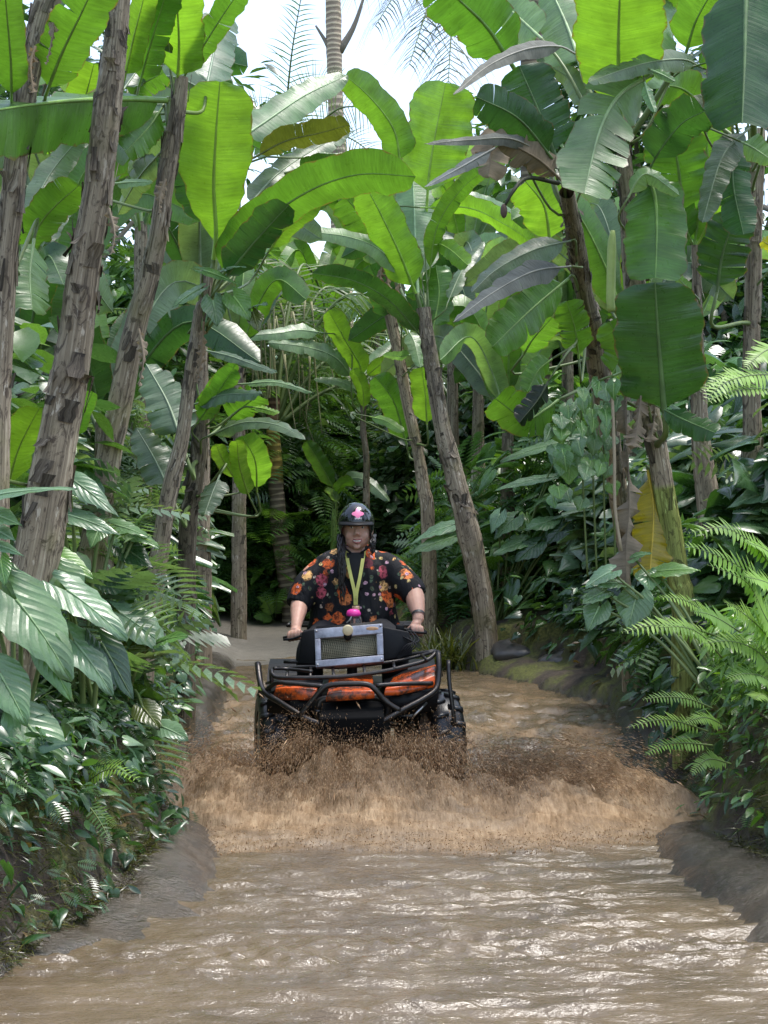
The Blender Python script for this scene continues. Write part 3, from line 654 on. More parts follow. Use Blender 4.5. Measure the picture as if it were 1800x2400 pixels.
mb = MB(); mb.ball(C('Z3', 375, 1025, 9.7), 0.02, 0.02, 0.042); mb.build('flower_bud', simple('withered_bud', (0.11, 0.07, 0.055), 0.7), I)
# --- J right, big plant with glowing leaf and torn leaf
J = BP('banana plant on the right bank with the largest glowing leaf and a torn pale leaf')
gr = lambda v: (0.85, 1.15, 0.45) if v[2] < 1.75 else (1, 1, 1)
stem(J, [('Z3', 950, 560, 60), ('Z3', 965, 800, 78), ('Q2', 1065, 1000, 88), ('Q2', 1088, 1250, 108), ('Q4', 1125, 350, 92), ('Q4', 1170, 600, 95), ('Q4', 1222, 900, 105), ('Q4', 1270, 1200, 110), ('Q4', 1295, 1350, 115)], 9.7, 130, tint=gr)
JY = 9.7
bleaf(J, 'Z3', [(945, 620), (935, 420), (932, 200), (942, -120)], 450, JY, 9.0, 'y', 4, 5, pf=0.10, taper=0.45, label='upright glowing yellow green leaf cut by the top of the picture')
bleaf(J, 'Z3', [(1010, 420), (1070, 180), (1130, -100)], 400, 10.2, 11.0, 'p', -16, 6)
bleaf(J, 'Z3', [(750, 320), (680, 120), (590, -80)], 340, 10.0, 10.7, 'p', 0, 8)
bleaf(J, 'Z3', [(560, 190), (420, 60), (270, -70)], 220, 10.2, 10.8, 'p', 10, 8)
bleaf(J, 'Z3', [(1340, 330), (1250, 290), (1100, 300), (950, 340), (785, 400)], 150, 9.7, 8.9, 's', -34, 8, pf=0.06)
bleaf(J, 'Z3', [(1150, 330), (1060, 380), (930, 470), (840, 640), (765, 940)], 360, 9.5, 8.9, 'p', -6, 10, torn=0.75, pf=0.14, tipw=0.35, label='torn pale leaf split into strips, drooping towards the channel')
bleaf(J, 'Z3', [(1090, 340), (1150, 365), (1205, 395)], 60, 9.3, 9.2, 'p', 10, 20)
bleaf(J, 'Z3', [(1060, 400), (1080, 470), (1110, 545)], 70, 9.3, 9.2, 'p', 10, 20)
bleaf(J, 'Z3', [(1310, 320), (1400, 290), (1495, 250)], 130, 9.6, 9.4, 'g', -10, 20)
bleaf(J, 'Z3', [(1000, 1030), (1100, 790), (1230, 610), (1350, 540)], 240, 9.6, 9.1, 'm', -16, 8, pf=0.45)
bleaf(J, 'Z3', [(1075, 860), (1110, 960), (1118, 1120), (1112, 1350)], 310, 9.5, 9.3, 'g', 6, 10, pf=0.05, tipw=0.45, label='broad leaf hanging straight down in the shade')
bleaf(J, 'Z3', [(1245, 1050), (1225, 830), (1185, 620)], 330, 11.0, 10.8, 'g', 6, 8)
bleaf(J, 'Z3', [(980, 960), (1030, 870), (1090, 850), (1230, 950)], 120, 9.4, 9.3, 'p', 20, 30)
bleaf(J, 'Z5', [(1155, 760), (1140, 560), (1125, 380), (1110, 130)], 430, 9.4, 9.2, 'm', 4, 6, pf=0.03, label='large dark green leaf standing upright beside the stem')
bleaf(J, 'Z5', [(1140, 740), (1260, 800), (1405, 860)], 150, 9.4, 9.1, 'm', 20, 20)
bleaf(J, 'Z5', [(900, 590), (950, 460), (890, 320)], 190, 9.6, 9.5, 'g', 0, 8, tipw=0.3)
bleaf(J, 'Z5', [(910, 580), (960, 560), (1045, 540)], 100, 9.5, 9.4, 'p', 10, 8, tipw=0.4)
bleaf(J, 'Q4', [(1050, 330), (1045, 520), (1055, 700), (1060, 900), (1045, 1100), (1050, 1340)], 135, 9.5, 9.3, 'x', 0, 62, torn=1.0, rip=8, sharp=.4, nm='dry_leaf', label='long shrivelled pale brown leaf hanging along the stem')
bleaf(J, 'Q4', [(1110, 420), (1100, 520), (1080, 640)], 110, 9.4, 9.3, 'x', 0, 38, torn=1.0, rip=4, nm='dry_leaf')
bleaf(J, 'Q4', [(1140, 740), (1165, 920), (1145, 1230)], 200, 9.75, 9.6, 'Y', 0, 14, rip=2, label='yellow dying leaf hanging behind the stem')
mb = MB(); mb.tube([C('Z3', 905, 1120, 9.5), C('Z3', 900, 1200, 9.5), C('Z3', 895, 1460, 9.5), C('Z5', 900, 270, 9.5)], [0.012, 0.026, 0.026, 0.02], 10, seg=12)
mb.build('flower_stalk', simple('pale_green_stalk', (0.33, 0.42, 0.12), 0.5), J)
mb = MB(); mb.tube([C('Q4', 985, 400, 9.3), C('Q4', 995, 650, 9.3), C('Q4', 998, 900, 9.3), C('Q4', 1025, 1090, 9.3)], 0.009, 6, seg=14)
mb.build('dry_stalk', simple('dry_stalk', (0.34, 0.27, 0.18), 0.7), J)
# --- K far right
Kp = BP('banana plant at the far right edge with a grey mottled stem')
stem(Kp, [('Q2', 1610, 560, 80), ('Q2', 1600, 1000, 78), ('Q2', 1592, 1400, 84), ('Q4', 1590, 100, 86), ('Q4', 1588, 530, 92), ('Q4', 1600, 900, 100)], 10.6, 80)
bleaf(Kp, 'Z3', [(1560, -160), (1550, 60), (1545, 300), (1533, 600)], 480, 9.4, 9.0, 'm', 0, 26, pf=0.02, label='dark leaf hanging straight down with a pale yellow midrib')
bleaf(Kp, 'Z3', [(1600, 470), (1430, 500), (1280, 530), (1150, 550)], 200, 9.6, 9.2, 's', -22, 12)
bleaf(Kp, 'Z3', [(1570, 620), (1440, 760), (1340, 1080)], 180, 9.8, 9.5, 's', -20, 14)
bleaf(Kp, 'Z3', [(1490, 690), (1490, 900), (1540, 1140)], 190, 9.9, 9.7, 'm', 0, 12)
bleaf(Kp, 'Z3', [(1410, 1420), (1440, 1230), (1500, 1050)], 260, 10.2, 10.1, 'm', 0, 8, tipw=0.2)
bleaf(Kp, 'Z3', [(1530, 690), (1590, 720), (1680, 780)], 150, 9.7, 9.5, 'p', 0, 10)
bleaf(Kp, 'Z3', [(1260, 260), (1310, 100), (1400, -60)], 240, 10.8, 10.4, 'g', 0, 8)
bleaf(Kp, 'Z3', [(1500, 420), (1420, 320), (1340, 250)], 110, 10.4, 10.2, 'm', 0, 10)
bleaf(Kp, 'Z3', [(1640, 500), (1660, 300), (1640, 60)], 200, 10.0, 9.6, 'm', 0, 10)
bleaf(Kp, 'Z3', [(1380, 900), (1360, 640), (1400, 380)], 260, 11.6, 11.3, 'g', 0, 8)
bleaf(Kp, 'Z3', [(1430, 1060), (1440, 950), (1400, 850)], 150, 11.6, 11.3, 'y', 0, 8)
bleaf(Kp, 'Z3', [(1330, 500), (1240, 430), (1120, 410)], 210, 11.0, 10.7, 'g', 0, 8)
bleaf(Kp, 'Q2', [(1690, 1090), (1665, 1060), (1635, 1040)], 60, 10.4, 10.2, (0.40, 0.36, 0.03), 0, 10)
bleaf(Kp, 'Z3', [(1190, 170), (1150, 60), (1180, -80)], 200, 11.2, 10.8, 'g', 0, 8)
# --- L right, behind
Lp = BP('banana stem standing behind the big dark leaf on the right')
stem(Lp, [('Q2', 1345, 1060, 42), ('Q2', 1352, 1250, 46), ('Q4', 1352, 60, 54), ('Q4', 1358, 400, 78), ('Q4', 1372, 640, 92), ('Q4', 1410, 950, 122), ('Q4', 1430, 1100, 128)], 11.8, 70)
bleaf(Lp, 'Z3', [(1290, 1420), (1240, 1370), (1200, 1320)], 60, 11.5, 11.3, 'p', 10, 10)
bleaf(Lp, 'Z3', [(1300, 1200), (1330, 1000), (1300, 800)], 200, 12.0, 11.8, 'g', 0, 10)
bleaf(Lp, 'Z3', [(1290, 1180), (1200, 1000), (1080, 900)], 190, 12.0, 11.7, 'g', 0, 10)
bleaf(Lp, 'Z3', [(1310, 1200), (1420, 1000), (1560, 900)], 190, 12.0, 11.7, 'y', 0, 10)

for (pl, cr, pts, w_, y0, y1) in ((Cc, 'Z1', [(1075, 1160), (1040, 1260), (1030, 1380)], 90, 8.35, 8.3), (Cc, 'Q3', [(600, 130), (620, 260), (600, 380)], 60, 8.35, 8.3), (A, 'Z1', [(230, 300), (200, 420), (215, 600)], 110, 7.0, 6.95), (A, 'Z1', [(330, 60), (345, 200), (300, 420)], 90, 7.05, 6.95), (D, 'Q3', [(880, 100), (870, 250), (850, 360)], 50, 9.3, 9.25), (B, 'Q1', [(470, 900), (495, 1010), (480, 1100)], 60, 7.35, 7.3), (J, 'Q4', [(1150, 350), (1170, 480), (1150, 620)], 80, 9.55, 9.5), (I, 'Q4', [(960, 150), (975, 260), (980, 360)], 60, 9.85, 9.8)):
    bleaf(pl, cr, pts, w_, y0, y1, 'x', 0, 55, torn=0.9, rip=6, nm='dry_leaf', sharp=.6)
DYO = 2.9
for pts in ([(1060, 1290), (1040, 1400), (1060, 1560)], [(1130, 1400), (1100, 1500), (1110, 1620)], [(1010, 1330), (1000, 1430), (1030, 1530)]): bleaf(E, 'Z2', pts, 60, 14.2, 14.1, 'x', 0, 50, torn=0.9, rip=5, nm='dry_leaf', sharp=.6)
DYO = 0.0
# leaf stalks tie each blade to its own stem
for o, pn, b, b1, r_ in LEAVES:
    st = STEMS[pn]; q = min(st, key=lambda p: (p - b).length + 0.6 * max(0, p.z - b.z)); dist = (q - b).length
    if 0.07 < dist < 1.4 and o.name.startswith('leaf'):
        k = min(len(st) - 1, st.index(q) + 3); e = st[k]; d0 = (b - b1).normalized()
        mb = MB(); mb.tube([b, b + d0 * dist * 0.35 - Vector((0, 0, 0.05 * dist)), e.lerp(b, 0.3) - Vector((0, 0, 0.10 * dist)), e], [r_ * 1.15, r_ * 1.3, r_ * 1.5, r_ * 1.8], 7, seg=12)
        mb.build('petiole', M['petiole'], o)
# --- banana plants of the thicket behind, free growing
def wild_banana(label, x, Y, h, nl, r=0.09, seed=0, cols='gygmp', wid=0.36, ll=1.6, lean=0.0, parts=None, grp='banana plants of the thicket'):
    rs = random.Random(seed); g = hz(x, Y); T = thing('banana_plant', label, 'banana plant', grp)
    top = Vector((x + lean, Y, g + h)); base = Vector((x, Y, g - 0.1))
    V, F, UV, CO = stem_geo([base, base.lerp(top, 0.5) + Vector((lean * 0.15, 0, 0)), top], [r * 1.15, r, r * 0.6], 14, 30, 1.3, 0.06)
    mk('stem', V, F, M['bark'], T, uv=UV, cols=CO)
    for k in range(nl):
        a = 2 * math.pi * (k * 0.382 + rs.random() * 0.08) + seed; up = rs.uniform(0.25, 1.0); L = ll * rs.uniform(0.75, 1.15)
        d = Vector((math.cos(a), math.sin(a), 0)); e = L * (0.35 + 0.45 * (1 - up)); 
        p1 = top + d * e * 0.35 + Vector((0, 0, L * 0.42 * (0.5 + up * 0.6))); p2 = top + d * e * 0.85 + Vector((0, 0, L * (0.40 + 0.5 * up)))
        p3 = top + d * (e * 1.5) + Vector((0, 0, L * (0.05 + 0.9 * up)))
        pts = [top - Vector((0, 0, 0.15)), p1, p2, p3]
        # the upper face looks up: roll measured from the viewer
        V, F, UV, MI = leaf_geo(pts, wid * rs.uniform(0.75, 1.1), rs.uniform(-25, 40), rs.uniform(-25, 40), 0.14, rs.choice([0, 0.2, 0.45, 0.7]), nseg=14, nc=3, mid=0.012, seed=rs.random())
        o = mk('leaf', V, F, [M['banana'], M['midrib']], T, uv=UV, midx=MI); c = LC[rs.choice(cols)]; j = rs.uniform(0.85, 1.15); o.color = (c[0] * j, c[1] * j, c[2] * j, 1)
    return T
RL = ['short banana plant in the thicket just right of the centre leaning stem', 'banana plant in the thicket left of the dark withered stem', 'banana plant in the thicket behind the dark withered stem', 'banana plant in the thicket close behind the top of the centre stem',
      'banana plant in the thicket behind the torn pale leaf', 'banana plant in the thicket behind the big dark upright leaf', 'lowest banana plant in the thicket, right of the centre leaning stem', 'tall banana plant in the thicket behind the far right stem',
      'banana plant in the thicket behind the heart leaved vine', 'tall banana plant in the thicket under the grey drooping leaf']
LL = ['tall banana plant behind the thick left stem, near the top edge', 'banana plant behind the second left stem', 'banana plant behind the glowing left leaf', 'banana plant behind the stem at the far left edge',
      'low banana plant in shade between the two left stems', 'banana plant behind the crown of the ringed palm', 'banana plant in shade left of the ringed palm']
CL = ['far banana plant left of the sky gap above the small slender plant', 'far banana plant under the middle of the sky gap', 'far banana plant behind the crown of the centre leaning plant', 'far low banana plant right of the ringed palm', 'far banana plant under the right end of the sky gap']
for i, (px, py, Y, h) in enumerate([(1120, 820, 20, 2.3), (1240, 760, 21, 2.8), (1330, 760, 18.5, 2.9), (1060, 720, 22, 3.0), (1480, 700, 17, 3.2), (1620, 700, 18, 3.4), (1190, 900, 18.8, 1.6)]):
    q = P(px, py, Y); wild_banana(RL[i], q.x, Y, max(1.2, q.z - hz(q.x, Y) - 0.3), 8, seed=11 + i, cols='gpspgmm')
tk = 'banana plant in the thicket behind the left stems'
for i, (px, py, Y) in enumerate([(150, 480, 13), (330, 440, 15), (470, 600, 16), (60, 760, 12.5), (240, 900, 13.5), (560, 760, 21)]):
    q = P(px, py, Y); wild_banana(LL[i], q.x, Y, max(1.0, q.z - hz(q.x, Y) - 0.3), 7, seed=41 + i, cols='gpmmss')
tk = 'banana plant far behind the rider in the bright gap'
for i, (px, py, Y) in enumerate([(760, 700, 28), (880, 620, 29), (1010, 560, 28), (720, 800, 26.5), (1090, 560, 26)]):
    q = P(px, py, Y); wild_banana(CL[i], q.x, Y, max(1.0, q.z - hz(q.x, Y) - 0.4), 8, seed=71 + i, cols='gppgy', ll=1.9, wid=0.40)
# ================================================================== leaf templates and scatter
def tpl_ellipse(w=0.36, fold=0.10, n=5):
    V = []; 
    for i in range(n):
        t = i / (n - 1); hw = w / 2 * math.sin(math.pi * min(1, t * 0.93 + 0.05)) ** 0.8 if 0 < i < n - 1 else 0.012
        z = -0.18 * t * t
        V += [(-hw, t, z + fold * hw * 2), (0, t, z), (hw, t, z + fold * hw * 2)]
    F = []
    for i in range(n - 1):
        a = i * 3; F += [(a, a + 1, a + 4, a + 3), (a + 1, a + 2, a + 5, a + 4)]
    return np.array(V), np.array(F)
def tpl_heart(n=6):
    V = []; pr = [(-0.16, 0.10, 0.26), (-0.05, 0.02, 0.40), (0.12, 0, 0.43), (0.35, 0, 0.34), (0.65, 0, 0.17), (1.0, 0, 0.008)]
    for (y, xi, xo) in pr:
        z = -0.22 * max(0, y) ** 2
        V += [(-xo, y, z - 0.06), (-(xi + xo) / 2, y, z + 0.02), (-xi, y, z), (xi, y, z), ((xi + xo) / 2, y, z + 0.02), (xo, y, z - 0.06)]
    F = []
    for i in range(len(pr) - 1):
        a = i * 6
        for k in (0, 1, 3, 4): F.append((a + k, a + k + 1, a + k + 7, a + k + 6))
    return np.array(V), np.array(F)
def tpl_arrow():
    V, F = tpl_heart(); V = V.copy(); V[:, 0] *= 0.72; V[:, 1] = np.where(V[:, 1] < 0, V[:, 1] * 2.0, V[:, 1]); return V, F
def tpl_pinnate(n=9):
    V = []; F = []
    for i in range(n):
        y = 0.08 + 0.9 * i / n; l = 0.34 * math.sin(math.pi * (0.15 + 0.8 * i / n)) + 0.05
        for s in (-1, 1):
            b = len(V); z = -0.25 * y * y
            V += [(0, y, z), (s * l * 0.5, y + 0.045 + l * 0.12, z - 0.01), (s * l, y + l * 0.35, z - 0.06), (s * l * 0.5, y - 0.035 + l * 0.12, z - 0.01)]
            F.append((b, b + 1, b + 2, b + 3))
    return np.array(V), np.array(F)
def tpl_blade():
    V = []; 
    for i in range(4):
        t = i / 3; hw = 0.035 * (1 - t) + 0.003; V += [(-hw, t, 0.35 * t - 0.5 * t * t), (hw, t, 0.35 * t - 0.5 * t * t)]
    return np.array(V), np.array([(0, 1, 3, 2), (2, 3, 5, 4), (4, 5, 7, 6)])
TP = {'ell': tpl_ellipse(), 'nar': tpl_ellipse(0.24, 0.1, 4), 'rnd': tpl_ellipse(0.62, 0.08), 'heart': tpl_heart(), 'arrow': tpl_arrow(), 'pin': tpl_pinnate(), 'blade': tpl_blade()}
def inst(tp, pos, yaw, pitch, roll, size, cols):
    """leaf copies: local +Y points along the leaf, +Z is its upper face"""
    TV, TF = TP[tp]; N = len(pos)
    cy_, sy_ = np.cos(yaw), np.sin(yaw); cp, sp = np.cos(pitch), np.sin(pitch)
    f = np.stack([sy_ * cp, cy_ * cp, sp], -1); r0 = np.stack([cy_, -sy_, np.zeros(N)], -1); u0 = np.cross(r0, f)
    cr, sr = np.cos(roll)[:, None], np.sin(roll)[:, None]; r_ = r0 * cr + u0 * sr; u_ = u0 * cr - r0 * sr
    S = np.asarray(size)[:, None, None]
    V = pos[:, None, :] + S * (TV[None, :, 0:1] * r_[:, None, :] + TV[None, :, 1:2] * f[:, None, :] + TV[None, :, 2:3] * u_[:, None, :])
    Fq = TF[None] + (np.arange(N) * len(TV))[:, None, None]
    return V.reshape(-1, 3), Fq.reshape(-1, 4), np.repeat(cols, len(TV), 0)
def merge(parts):
    V = []; F = []; Cc_ = []; n = 0
    for v, f, c in parts: V.append(v); F.append(f + n); Cc_.append(c); n += len(v)
    return np.concatenate(V), np.concatenate(F), np.concatenate(Cc_)
def palette(n, cs, jit=0.25):
    c = np.array(cs)[RNG.integers(0, len(cs), n)]; return c * (1 + jit * (RNG.random((n, 1)) * 2 - 1))
DK = [(0.035, 0.09, 0.028), (0.05, 0.115, 0.038), (0.065, 0.14, 0.05), (0.045, 0.105, 0.05)]
MDG = [(0.10, 0.21, 0.055), (0.13, 0.25, 0.065), (0.09, 0.19, 0.08)]
PL = [(0.15, 0.23, 0.13), (0.12, 0.20, 0.11), (0.18, 0.27, 0.15)]  # pale greens with leaf sheen put into the colour
BR = [(0.14, 0.28, 0.05), (0.18, 0.33, 0.05), (0.11, 0.24, 0.05)]
def shrub_pts(cx, cy_, g, rx, ry, h, n, shell=0.5):
    u = RNG.random(n) * 6.283; v = RNG.random(n); rad = shell + (1 - shell) * RNG.random(n) ** 0.6
    q = np.sqrt(1 - v * v); p = np.stack([cx + rx * rad * q * np.cos(u), cy_ + ry * rad * q * np.sin(u), g + h * rad * v], -1)
    out = np.arctan2(q * np.cos(u), q * np.sin(u)); return p, out
def shrub_leaves(cx, cy_, rx, ry, h, n, tp, size, cs, g=None, droop=0.2, shell=0.5):
    g = hz(cx, cy_) if g is None else g
    p, yaw = shrub_pts(cx, cy_, g, rx, ry, h, n, shell); yaw = yaw + RNG.normal(0, 0.7, n)
    pitch = RNG.normal(-droop, 0.4, n); roll = RNG.normal(0, 0.4, n); s = size * (0.6 + 0.8 * RNG.random(n))
    return inst(tp, p, yaw, pitch, roll, s, palette(n, cs))
def stuff(name, parts, label, cat):
    V, F, c = merge(parts); return tag(mk(name, V, F, M['leaf'], cols=c), label, cat, kind='stuff')

# --- uncountable undergrowth, one mass per stretch of bank
def mass(n_shrubs, xr, yr, h, tps, size, cs, leaves, accept=None, clip=None):
    out = []; k = 0; tries = 0
    while k < n_shrubs and tries < n_shrubs * 20:
        tries += 1; x = random.uniform(*xr); y = random.uniform(*yr)
        d = float(hground(np.array([x]), np.array([y]))[1][0])
        if d < 0.25 and y < 23: continue
        if accept and not accept(x, y): continue
        k += 1; hh = random.uniform(*h) * (0.6 + 0.4 * min(1, max(0.0, d)) if y < 23 else 1); r = random.uniform(0.3, 0.6) * (0.6 + 0.5 * hh)
        if d < 0.9 and y < 23: r = min(r, 0.35 + d * 0.4)
        tp, s = random.choice(tps); c = random.choice(cs)
        out.append(shrub_leaves(x, y, r, r, hh, int(leaves * (0.5 + hh * 0.5)), tp, s * random.uniform(0.8, 1.25), c))
    return out
T1 = [('ell', 0.15), ('nar', 0.17), ('heart', 0.15), ('pin', 0.34), ('arrow', 0.24), ('arrow', 0.36), ('heart', 0.26), ('rnd', 0.2)]
stuff('undergrowth', mass(95, (-5.2, -1.3), (8.2, 18.0), (0.6, 2.6), T1, 0.15, [DK, DK, PL, MDG], 140, lambda x, y: x < -1.55 - (y - 8) * 0.06), 'dark leafy undergrowth between the left banana stems', 'undergrowth')
stuff('undergrowth', mass(110, (1.5, 6.0), (9.6, 17.5), (0.6, 2.3), T1, 0.15, [DK, DK, PL, MDG], 150, lambda x, y: x > 1.8 + 0.06 * (y - 9.6)), 'dark leafy undergrowth covering the right bank slope', 'undergrowth')
stuff('undergrowth', mass(120, (0.7, 7.5), (17.6, 24), (0.7, 3.0), [('ell', 0.2), ('heart', 0.18), ('pin', 0.45), ('arrow', 0.25)], 0.2, [MDG, PL, MDG, BR], 170, lambda x, y: x > 0.9), 'leafy undergrowth behind the centre leaning stem', 'undergrowth')
stuff('undergrowth', mass(190, (-8, 8), (24.6, 29), (1.0, 4.6), [('ell', 0.22), ('heart', 0.2), ('pin', 0.5), ('rnd', 0.2)], 0.2, [DK, MDG, BR, PL], 210), 'wall of leafy undergrowth closing the far end of the channel', 'undergrowth')  # light put into the leaf colour: brighter greens offset the canopy shadow
stuff('undergrowth', mass(50, (-9, -2.5), (18.0, 24), (0.8, 3.2), [('ell', 0.2), ('heart', 0.18), ('pin', 0.45)], 0.2, [DK, PL, MDG, MDG], 170, lambda x, y: x < -2.7 - (y - 18) * 0.42), 'leafy undergrowth left of the pale road end', 'undergrowth')

# --- background trees
def tree(label, x, Y, h, r, n, cs, size=0.22, tp='ell', seed=0, trunk=0.16):
    h -= r * 0.6; rs = random.Random(seed); g = hz(x, Y); T = thing('jungle_tree', label, 'tree', 'trees behind the banana plants')
    mb = MB(); top = Vector((x + rs.uniform(-.5, .5), Y, g + h * 0.8))
    mb.tube([Vector((x, Y, g - 0.2)), Vector((x + rs.uniform(-.2, .2), Y, g + h * 0.4)), top], [trunk, trunk * 0.75, trunk * 0.3], 9, seg=12)
    cl = []
    for k in range(9):
        a = rs.uniform(0, 6.28); s = Vector((x, Y, g + h * rs.uniform(0.35, 0.7))); e = Vector((x + r * rs.uniform(.3, .95) * math.cos(a), Y + r * rs.uniform(.3, .9) * math.sin(a), g + h * rs.uniform(0.5, 1.0)))
        mb.tube([s, s.lerp(e, 0.5) + Vector((0, 0, 0.2)), e], [trunk * 0.35, trunk * 0.22, 0.015], 6, seg=6); cl.append(e)
    mb.build('trunk', M['treebark'], T); parts = []
    for e in cl + [top]:
        q = r * rs.uniform(0.35, 0.6); parts.append(shrub_leaves(e.x, e.y, q, q, q * 1.2, n // 10, tp, size, cs, g=e.z - q * 0.5, shell=0.3))
    V, F, c = merge(parts); mk('crown', V, F, M['leaf'], T, cols=c); return T
M['treebark'] = simple('tree_bark', (0.22, 0.19, 0.15), 0.8, bump=0.5)
for i, (px, Y, ytop, r, cs, tp, lab) in enumerate([
    (110, 26, -200, 2.2, DK, 'ell', 'broad tree behind the left banana stems'), (330, 23, 380, 1.8, MDG, 'ell', 'bushy tree seen between the thick and second left stems'), (60, 22, -250, 3.0, DK, 'ell', 'tree closing the upper left corner'),
    (1370, 30, 100, 1.9, MDG, 'ell', 'loose tree just right of the sky gap'), (1500, 27, -150, 2.3, DK, 'ell', 'broad tree behind the glowing right hand leaf'),
    (1720, 24, -250, 3.2, DK, 'ell', 'tree closing the upper right corner'), (1260, 26, 430, 1.7, BR, 'ell', 'bright leafy tree between the centre plant and the dark withered stem'), (1400, 24, 350, 1.7, MDG, 'ell', 'leafy tree behind the torn pale leaf'), (470, 26, 470, 1.6, MDG, 'ell', 'leafy tree behind the glowing left leaf'), (1700, 21, 330, 1.9, DK, 'ell', 'dark bushy tree behind the far right stem'), (1540, 23, 420, 1.9, MDG, 'ell', 'bushy tree behind the big dark upright leaf'), (1000, 38, 520, 2.8, MDG, 'rnd', 'pale tree at the foot of the sky gap'),
    (500, 36, 420, 2.0, MDG, 'ell', 'tree below the left end of the sky gap'), (800, 42, 560, 3.6, MDG, 'rnd', 'far tree right below the middle of the sky gap')]):
    q = P(px, ytop, Y); tree(lab, q.x, Y, q.z - hz(q.x, Y), r, 2600, cs, 0.26, tp, seed=i)

# ================================================================== palms
def frond_geo(pts, n=44, ll=0.55, lw=0.035, droop=0.5, side=None, r=0.02, taper=True):
    cur = crom(pts, n); V = []; F = []; mb = MB()
    mb.tube(cur, list(np.linspace(r, r * 0.2, n + 1)), 6); V = [Vector(v) for v in mb.v]; F = list(mb.f); MI = [1] * len(F)
    for i in range(int(n * 0.16), n + 1):
        t = (cur[min(i + 1, n)] - cur[max(i - 1, 0)]).normalized(); s = t.cross(Vector(side) if side else Vector((0, 0, 1)))
        s = s.normalized() if s.length > 0.05 else Vector((1, 0, 0)); u = i / n; l = ll * (math.sin(math.pi * (0.12 + 0.80 * u)) if taper else 1) * random.uniform(0.8, 1.15)
        for k in (-1, 1):
            d = (s * k * 0.85 + t * random.uniform(0.4, 0.75) + Vector((0, 0, random.uniform(-0.1, 0.15)))).normalized(); b = len(V); p = cur[i]; wv = t * lw * random.uniform(0.7, 1.1)
            dr = droop * random.uniform(0.6, 1.4)
            for q in range(4):
                a = q / 3; c = p + d * (l * a) + Vector((0, 0, -dr * l * a * a)); ww = wv * (0.55 if q == 0 else (1 - a) + 0.04)
                V += [c - ww * 0.5, c + ww * 0.5]
            for q in range(3): F.append((b + 2 * q, b + 2 * q + 1, b + 2 * q + 3, b + 2 * q + 2)); MI.append(0)
    return V, F, MI
def frond(parent, pts, colr, nm='frond', **kw):
    V, F, MI = frond_geo(pts, **kw); o = mk(nm, V, F, [M['frond'], M['petiole']], parent, midx=MI); o.color = (*colr, 1); return o
M['frond'] = leafmat('palm_frond', 'obj', 0.4, 0.35, streak=False)
def ring_trunk():
    t = NT('ringed_palm_trunk'); uv = t.coord('UV'); n = t.noise(t.mapping(uv, (6, 10, 1)), 1.0, 5, 0.65)
    wv = t.n('ShaderNodeTexWave', wave_type='BANDS', bands_direction='Y'); wv.inputs['Scale'].default_value = 3.2; wv.inputs['Distortion'].default_value = 2.5; wv.inputs['Detail'].default_value = 3; t.l(t.mapping(uv, (0.4, 1, 1)), wv.inputs['Vector'])
    c = t.mix(n, (0.05, 0.04, 0.03), (0.19, 0.155, 0.12)); c = t.mix(t.ramp(wv.outputs['Fac'], [(0.62, 0.0), (0.8, 0.8)]), c, (0.30, 0.26, 0.19)); 
    a = t.n('ShaderNodeAttribute', attribute_name='Col').outputs['Color']; c = t.mix(1.0, c, a, 'MULTIPLY')
    return t.done(t.prin(c, 0.75, 0, t.bump(t.mix(0.5, wv.outputs['Fac'], n), 0.35, 0.03), 0.3))
M['ring'] = ring_trunk()
PM = thing('palm_tree', 'palm with a ringed trunk standing left of the rider', 'palm')
pts = [C('Q3', 1150, 1330, 16), C('Q3', 1265, 1330, 16)]
tp_ = [('Q3', 1185, 430, 58), ('Q3', 1180, 560, 66), ('Q3', 1188, 700, 72), ('Q3', 1192, 835, 78), ('Q3', 1196, 850, 74), ('Q3', 1205, 1000, 86), ('Q3', 1232, 1150, 94), ('Q3', 1262, 1320, 108)]
pp = [C(c, x, y, 24) for c, x, y, _ in tp_]; rr_ = [w_ / 1.8433 * 24 / FPX / 2 * 0.85 for *_, w_ in tp_]
g_ = hz(pp[-1].x, 24); pp.append(Vector((pp[-1].x + 0.03, 24, g_ - 0.2))); rr_.append(rr_[-1] * 1.1)
V, F, UV, CO = stem_geo(pp[::-1], rr_[::-1], 20, 16, 1.0, 0.04)
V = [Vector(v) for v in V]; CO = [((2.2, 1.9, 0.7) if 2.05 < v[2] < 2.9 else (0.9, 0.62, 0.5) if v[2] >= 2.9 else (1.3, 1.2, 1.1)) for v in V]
mk('trunk', V, F, M['ring'], PM, uv=UV, cols=CO)
crown = C('Q3', 1185, 470, 24)
rs = random.Random(5)
for k, (ax, az_, L) in enumerate([(-0.55, 1.4, 2.2), (0.5, 1.5, 2.3), (-0.15, 1.8, 2.3), (0.25, 1.7, 2.5), (-1.0, 0.9, 2.0), (1.0, 1.0, 2.1), (0.75, 1.3, 2.4), (-0.8, 1.2, 2.1), (0.1, 1.4, 2.0), (1.3, 0.6, 1.9), (-1.3, 0.5, 1.8)]):
    ax *= 1.4; az_ *= 1.4; dY = rs.uniform(-0.1, 1.4); b = crown + Vector((ax * 0.06, 0, -0.25 + 0.05 * k % 0.2))
    pts = [b, b + Vector((ax * 0.35, dY * 0.3, az_ * 0.55)), b + Vector((ax * 0.95, dY * 0.8, az_ * 0.95)), b + Vector((ax * 1.75, dY * 1.4, az_ * 0.75)), b + Vector((ax * 2.2, dY * 1.8, az_ * 0.2))]
    frond(PM, pts, random.choice([(0.09, 0.16, 0.05), (0.12, 0.2, 0.05), (0.16, 0.2, 0.08)]), ll=0.95, lw=0.05, droop=0.75, r=0.036)
ds = simple('hanging_fibre', (0.30, 0.29, 0.15), 0.7)
